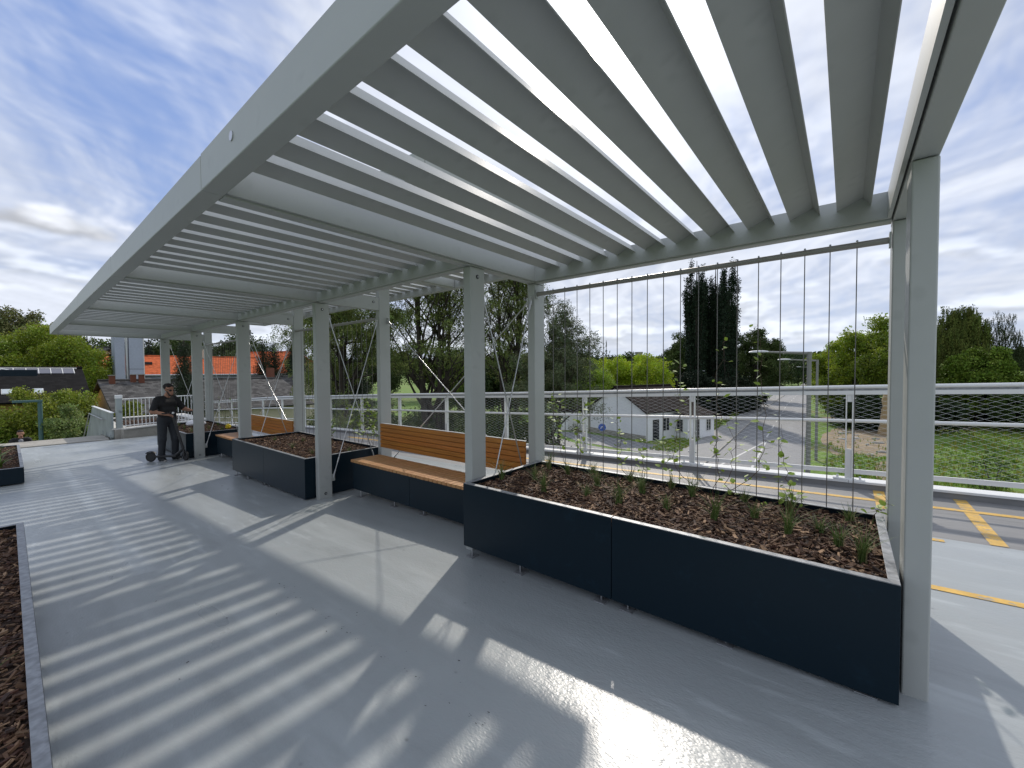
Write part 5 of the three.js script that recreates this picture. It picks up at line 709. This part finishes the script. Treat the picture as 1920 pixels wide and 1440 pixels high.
function hand(w, dir, up, side, thumb, col) { // wrist point, finger direction, back-of-hand normal, sideways axis
  const caps = []; const P = (a, b, c) => w.clone().addScaledVector(dir, a).addScaledVector(side, b).addScaledVector(up, c); const C = (a, ra, b, rb2) => caps.push([a.x, a.y, a.z, ra, b.x, b.y, b.z, rb2, col]);
  C(P(-0.02, 0, 0), 0.026, P(0.03, 0, 0), 0.027); for (const s of [-0.026, 0, 0.026]) C(P(0.02, s * 0.8, 0), 0.016, P(0.075, s, 0.004), 0.014);
  [[-0.033, 0.062], [-0.011, 0.076], [0.011, 0.072], [0.032, 0.056]].forEach(([s, L]) => { const k = P(0.08, s, 0.004), m = P(0.08 + L * 0.42, s, -0.012), e = P(0.08 + L * 0.5, s, -0.012 - L * 0.48); C(k, 0.0095, m, 0.009); C(m, 0.009, e, 0.0078); });
  const t0 = P(0.015, 0.028 * thumb, -0.004), t1 = P(0.05, 0.05 * thumb, -0.022), t2 = P(0.078, 0.045 * thumb, -0.04); C(t0, 0.012, t1, 0.0105); C(t1, 0.0105, t2, 0.009); return caps; }
function headCaps(c, look, left, skin) { const P = (f, l, y) => c.clone().addScaledVector(look, f).addScaledVector(left, l).add(V(0, y, 0)); const out = [], C = (a, ra, b, rb2, col = skin) => out.push([a.x, a.y, a.z, ra, b.x, b.y, b.z, rb2, col]); C(P(-0.015, 0, 0.035), 0.082, P(0.005, 0, 0.02), 0.082); C(P(0.03, 0, -0.02), 0.062, P(0.045, 0, -0.075), 0.045); C(P(0.085, 0, 0.01), 0.011, P(0.105, 0, -0.028), 0.015); C(P(0.086, -0.02, -0.06), 0.009, P(0.086, 0.02, -0.06), 0.009, [0.26, 0.11, 0.085]); for (const s of [-1, 1]) { C(P(0.0, s * 0.083, 0.01), 0.014, P(-0.005, s * 0.086, -0.025), 0.010); C(P(0.06, s * 0.033, 0.022), 0.015, P(0.062, s * 0.033, 0.022), 0.015); } return out; }
{
  const fx = 0.93, fz = -0.36, F = V(fx, 0, fz).normalize(), Lf = V(F.z, 0, -F.x); // facing, left
  const px = -12.19, pz = -2.32, py = deckY(px);
  const man = thing('person', 'person in black T-shirt, dark jeans and sunglasses standing with an electric scooter', 'person', [px, py, pz]);
  const W = (l, y, f) => V(Lf.x * l + F.x * f, y, Lf.z * l + F.z * f);
  const caps = []; const C = (a, ra, b, rb2, col) => caps.push([a.x, a.y, a.z, ra, b.x, b.y, b.z, rb2, col]);
  for (const [s, fo] of [[-1, -0.02], [1, 0.05]]) { const an = W(s * 0.12, 0.09, fo), kn = W(s * 0.115, 0.50, fo + 0.03), hp = W(s * 0.095, 0.92, 0); C(hp, 0.100, kn, 0.075, JEANS); C(kn, 0.074, an, 0.062, JEANS); C(W(s * 0.12, 0.10, fo), 0.066, W(s * 0.12, 0.06, fo), 0.064, JEANS); C(W(s * 0.12, 0.055, fo - 0.03), 0.042, W(s * 0.14, 0.045, fo + 0.13), 0.036, SHOE); C(W(s * 0.12, 0.018, fo - 0.05), 0.02, W(s * 0.14, 0.018, fo + 0.15), 0.02, SOLE); }
  C(W(-0.07, 0.96, 0), 0.115, W(0.07, 0.96, 0), 0.115, JEANS); C(W(-0.06, 1.06, 0.01), 0.118, W(0.06, 1.06, 0.01), 0.118, BLACK); C(W(-0.06, 1.16, 0.01), 0.120, W(0.06, 1.16, 0.01), 0.120, BLACK); C(W(-0.09, 1.32, 0), 0.118, W(0.09, 1.32, 0), 0.118, BLACK); C(W(-0.15, 1.42, -0.01), 0.075, W(0.15, 1.42, -0.01), 0.075, BLACK);
  const sh = [W(-0.195, 1.40, 0), W(0.195, 1.40, 0)], el = [W(-0.30, 1.15, 0.02), W(0.33, 1.17, 0.06)], wr = [W(-0.13, 1.075, 0.23), W(0.37, 1.12, 0.27)];
  for (const i of [0, 1]) { const mid = sh[i].clone().lerp(el[i], 0.78); C(sh[i], 0.072, mid, 0.066, BLACK); C(mid, 0.05, el[i], 0.046, SKIN); C(el[i], 0.046, wr[i], 0.030, SKIN); }
  C(W(0.0, 1.44, 0.0), 0.058, W(0.015, 1.54, 0.03), 0.054, SKIN);
  const hc = W(0.025, 1.635, 0.06), look = V(fx, -0.62, fz - 0.25).normalize();
  const hh = headCaps(hc, look, V(look.z, 0, -look.x).normalize(), SKIN);
  const g1 = body(caps, 0.014, 0.035), g2 = body(hh, 0.0055, 0.022);
  const fd0 = W(0.75, -0.25, 0.6).normalize(), fd1 = W(0.62, 0.02, 0.55).normalize(); const up0 = V(0, 1, 0).addScaledVector(fd0, -fd0.y).normalize(), s0 = fd0.clone().cross(up0); const up1 = V(0, 1, 0).addScaledVector(fd1, -fd1.y).normalize(), s1 = fd1.clone().cross(up1);
  const g3 = body(hand(wr[0], fd0, up0, s0, -1, SKIN), 0.0045, 0.008), g4 = body(hand(wr[1], fd1, up1, s1, 1, SKIN), 0.0045, 0.008);
  part('body', [g1, g2, g3, g4], M.person, man);
  const left = V(look.z, 0, -look.x).normalize(), upv = left.clone().cross(look).multiplyScalar(-1); const upH = V(0, 1, 0).addScaledVector(look, -look.y).normalize();
  const HP = (f, l, y) => hc.clone().addScaledVector(look, f).addScaledVector(left, l).add(V(0, y, 0));
  const hair = []; const Ch = (a, ra, b, rb2) => hair.push([a.x, a.y, a.z, ra, b.x, b.y, b.z, rb2, [0.012, 0.010, 0.009]]); Ch(HP(-0.045, 0, 0.045), 0.082, HP(-0.01, 0, 0.075), 0.07); Ch(HP(0.03, -0.03, 0.085), 0.042, HP(0.03, 0.03, 0.085), 0.042); for (const s of [-1, 1]) Ch(HP(-0.03, s * 0.06, 0.03), 0.035, HP(0.0, s * 0.066, -0.005), 0.022);
  part('hair', body(hair, 0.007, 0.02), M.person, man);
  const beard = []; for (const s of [-1, 1]) { const a = HP(0.02, s * 0.058, -0.04), b = HP(0.055, s * 0.02, -0.105); beard.push([a.x, a.y, a.z, 0.018, b.x, b.y, b.z, 0.026, [0.05, 0.035, 0.03]]); } part('beard', body(beard, 0.006, 0.02), M.person, man);
  const gl = []; for (const s of [-1, 1]) { const a = HP(0.083, s * 0.034, 0.022); gl.push([a.x, a.y, a.z, 0.024, a.x + left.x * s * 0.012, a.y, a.z + left.z * s * 0.012, 0.021, BLACK]); const b = HP(0.0, s * 0.088, 0.028), c2 = HP(0.075, s * 0.06, 0.028); gl.push([b.x, b.y, b.z, 0.006, c2.x, c2.y, c2.z, 0.006, BLACK]); } const n0 = HP(0.094, -0.02, 0.025), n1 = HP(0.094, 0.02, 0.025); gl.push([n0.x, n0.y, n0.z, 0.006, n1.x, n1.y, n1.z, 0.006, BLACK]); part('sunglasses', body(gl, 0.004, 0.006), std([1, 1, 1], 0.15, { vertexColors: true }), man);
  // the scooter
  const rw = V(-12.262, 0, -2.03), fw = V(-11.72, 0, -2.545); rw.y = deckY(rw.x); fw.y = deckY(fw.x);
  const sc = thing('electric_scooter', 'black electric kick scooter held by the person in black', 'scooter', [rw.x, rw.y, rw.z]);
  const ax = fw.clone().sub(rw); const hor = V(ax.x, 0, ax.z).normalize(), sd = V(-hor.z, 0, hor.x), wb = Math.hypot(ax.x, ax.z); const Q = (a, y, s) => V(hor.x * a + sd.x * s, y + S * hor.x * a, hor.z * a + sd.z * s);
  const turnY = Math.atan2(-hor.z, hor.x); const wheel = (a, tw) => { const w = part('wheel', [(() => { const g = new THREE.TorusGeometry(0.088, 0.022, 12, 28); g.rotateY(turnY + tw); const q = Q(a, 0.11, 0); g.translate(q.x, q.y, q.z); return g; })()], M.rubber, sc); const g = new THREE.CylinderGeometry(0.07, 0.07, 0.03, 24); g.rotateX(Math.PI / 2); g.rotateY(turnY + tw); const q = Q(a, 0.11, 0); g.translate(q.x, q.y, q.z); part('hub', g, std([0.03, 0.03, 0.032], 0.4, { metalness: 0.3 }), w); };
  wheel(0, 0); wheel(wb, -0.5);
  const dk = std([0.014, 0.014, 0.015], 0.45);
  const board = rb(0.13, wb - 0.16, 0.105, 0.15, -0.075, 0.075, 0.012, 2); board.rotateY(turnY); part('footboard', board, dk, sc);
  const fend = new THREE.TorusGeometry(0.125, 0.012, 6, 16, 1.7); fend.scale(1, 1, 3); fend.rotateZ(0.7); fend.rotateY(turnY); { const q = Q(0, 0.11, 0); fend.translate(q.x, q.y, q.z); } part('rear_fender', fend, dk, sc);
  const neck = Q(wb - 0.05, 0.27, 0), topp = Q(wb - 0.27, 1.10, 0); part('neck', [rod(Q(wb - 0.2, 0.13, 0), neck, 0.035, 0.03, 10)], dk, sc); part('fork', [rod(Q(wb, 0.11, 0.045), neck, 0.014, 0.02, 8), rod(Q(wb, 0.11, -0.045), neck, 0.014, 0.02, 8)], dk, sc);
  part('stem', [rod(neck, topp, 0.030, 0.024, 12)], dk, sc);
  const off = V(px - rw.x, py - rw.y, pz - rw.z); const hL = wr[1].clone().addScaledVector(fd1, 0.09).add(off).add(V(0, -0.02, 0)), hR = topp.clone().add(V(-Lf.x * 0.20, 0.0, -Lf.z * 0.20));
  part('handlebar', [rod(topp, hL, 0.012, 0.012, 8), rod(topp, hR, 0.012, 0.012, 8)], dk, sc); part('grip', [rod(hL.clone().lerp(topp, 0.28), hL, 0.017, 0.017, 8)], M.rubber, sc); part('grip', [rod(hR.clone().lerp(topp, 0.4), hR, 0.017, 0.017, 8)], M.rubber, sc); part('headlight', [new THREE.SphereGeometry(0.025, 12, 8).translate(topp.x + F.x * 0.04, topp.y + 0.0, topp.z + F.z * 0.04)], M.rail, sc); part('display', [rb(topp.x - 0.03, topp.x + 0.03, topp.y + 0.01, topp.y + 0.03, topp.z - 0.04, topp.z + 0.04, 0.004, 1)], M.dark, sc);
  const ks = Q(wb * 0.55, 0.11, -0.06); part('kickstand', [rod(ks, Q(wb * 0.62, 0.0, -0.17), 0.009, 0.008, 6)], dk, sc);
}
{ // second person on the stairs
  const px = -24.1, pz = -0.28, step = Math.floor((-20.9 - px) / 0.35), py = deckY(-19.4) - 0.16 * (step + 1);
  const p2 = thing('person', 'person in dark jacket and grey shirt standing lower on the stairs at the left', 'person', [px, py, pz]);
  const caps = []; const F = V(1, 0, -0.1).normalize(), Lf = V(F.z, 0, -F.x); const W = (l, y, f) => V(Lf.x * l + F.x * f, y, Lf.z * l + F.z * f); const C = (a, ra, b, rb2, col) => caps.push([a.x, a.y, a.z, ra, b.x, b.y, b.z, rb2, col]);
  for (const s of [-1, 1]) { C(W(s * 0.09, 0.9, 0), 0.095, W(s * 0.1, 0.48, 0.02), 0.07, JEANS); C(W(s * 0.1, 0.48, 0.02), 0.07, W(s * 0.1, 0.09, 0), 0.055, JEANS); C(W(s * 0.1, 0.045, -0.02), 0.04, W(s * 0.11, 0.04, 0.11), 0.036, SHOE); }
  C(W(-0.07, 1.0, 0), 0.12, W(0.07, 1.0, 0), 0.12, BLACK); C(W(-0.08, 1.25, 0), 0.12, W(0.08, 1.25, 0), 0.12, BLACK); C(W(0, 1.05, 0.085), 0.05, W(0, 1.36, 0.075), 0.055, SHIRT2); C(W(-0.15, 1.40, 0), 0.075, W(0.15, 1.40, 0), 0.075, BLACK);
  const wr = [W(-0.06, 1.12, 0.30), W(0.14, 1.16, 0.32)]; for (const i of [0, 1]) { const s = i ? 1 : -1, sh = W(s * 0.2, 1.38, 0), el = W(s * 0.3, 1.12, 0.06); C(sh, 0.075, el, 0.06, BLACK); C(el, 0.058, wr[i], 0.04, BLACK); }
  C(W(0, 1.43, 0), 0.056, W(0.0, 1.52, 0.02), 0.052, SKIN); const hc = W(0, 1.62, 0.04), look = V(1, -0.35, -0.1).normalize(), left = V(look.z, 0, -look.x).normalize();
  const gs = [body(caps, 0.016, 0.035), body(headCaps(hc, look, left, SKIN), 0.007, 0.022)]; for (const i of [0, 1]) { const fd = W(i ? -0.4 : 0.5, 0.1, 0.8).normalize(), up = V(0, 1, 0).addScaledVector(fd, -fd.y).normalize(); gs.push(body(hand(wr[i], fd, up, fd.clone().cross(up), i ? 1 : -1, SKIN), 0.006, 0.008)); }
  part('body', gs, M.person, p2);
  const HP = (f, l, y) => hc.clone().addScaledVector(look, f).addScaledVector(left, l).add(V(0, y, 0)), hair = []; const Ch = (a, ra, b, rb2) => hair.push([a.x, a.y, a.z, ra, b.x, b.y, b.z, rb2, [0.02, 0.014, 0.01]]); Ch(HP(-0.045, 0, 0.045), 0.082, HP(-0.005, 0, 0.075), 0.07); Ch(HP(0.025, -0.03, 0.082), 0.04, HP(0.025, 0.03, 0.082), 0.04); part('hair', body(hair, 0.008, 0.02), M.person, p2);
}
console.log('people');
scene.traverse(o => { if (o.isMesh) { o.castShadow = true; o.receiveShadow = true; } });
renderer.render(scene, camera);
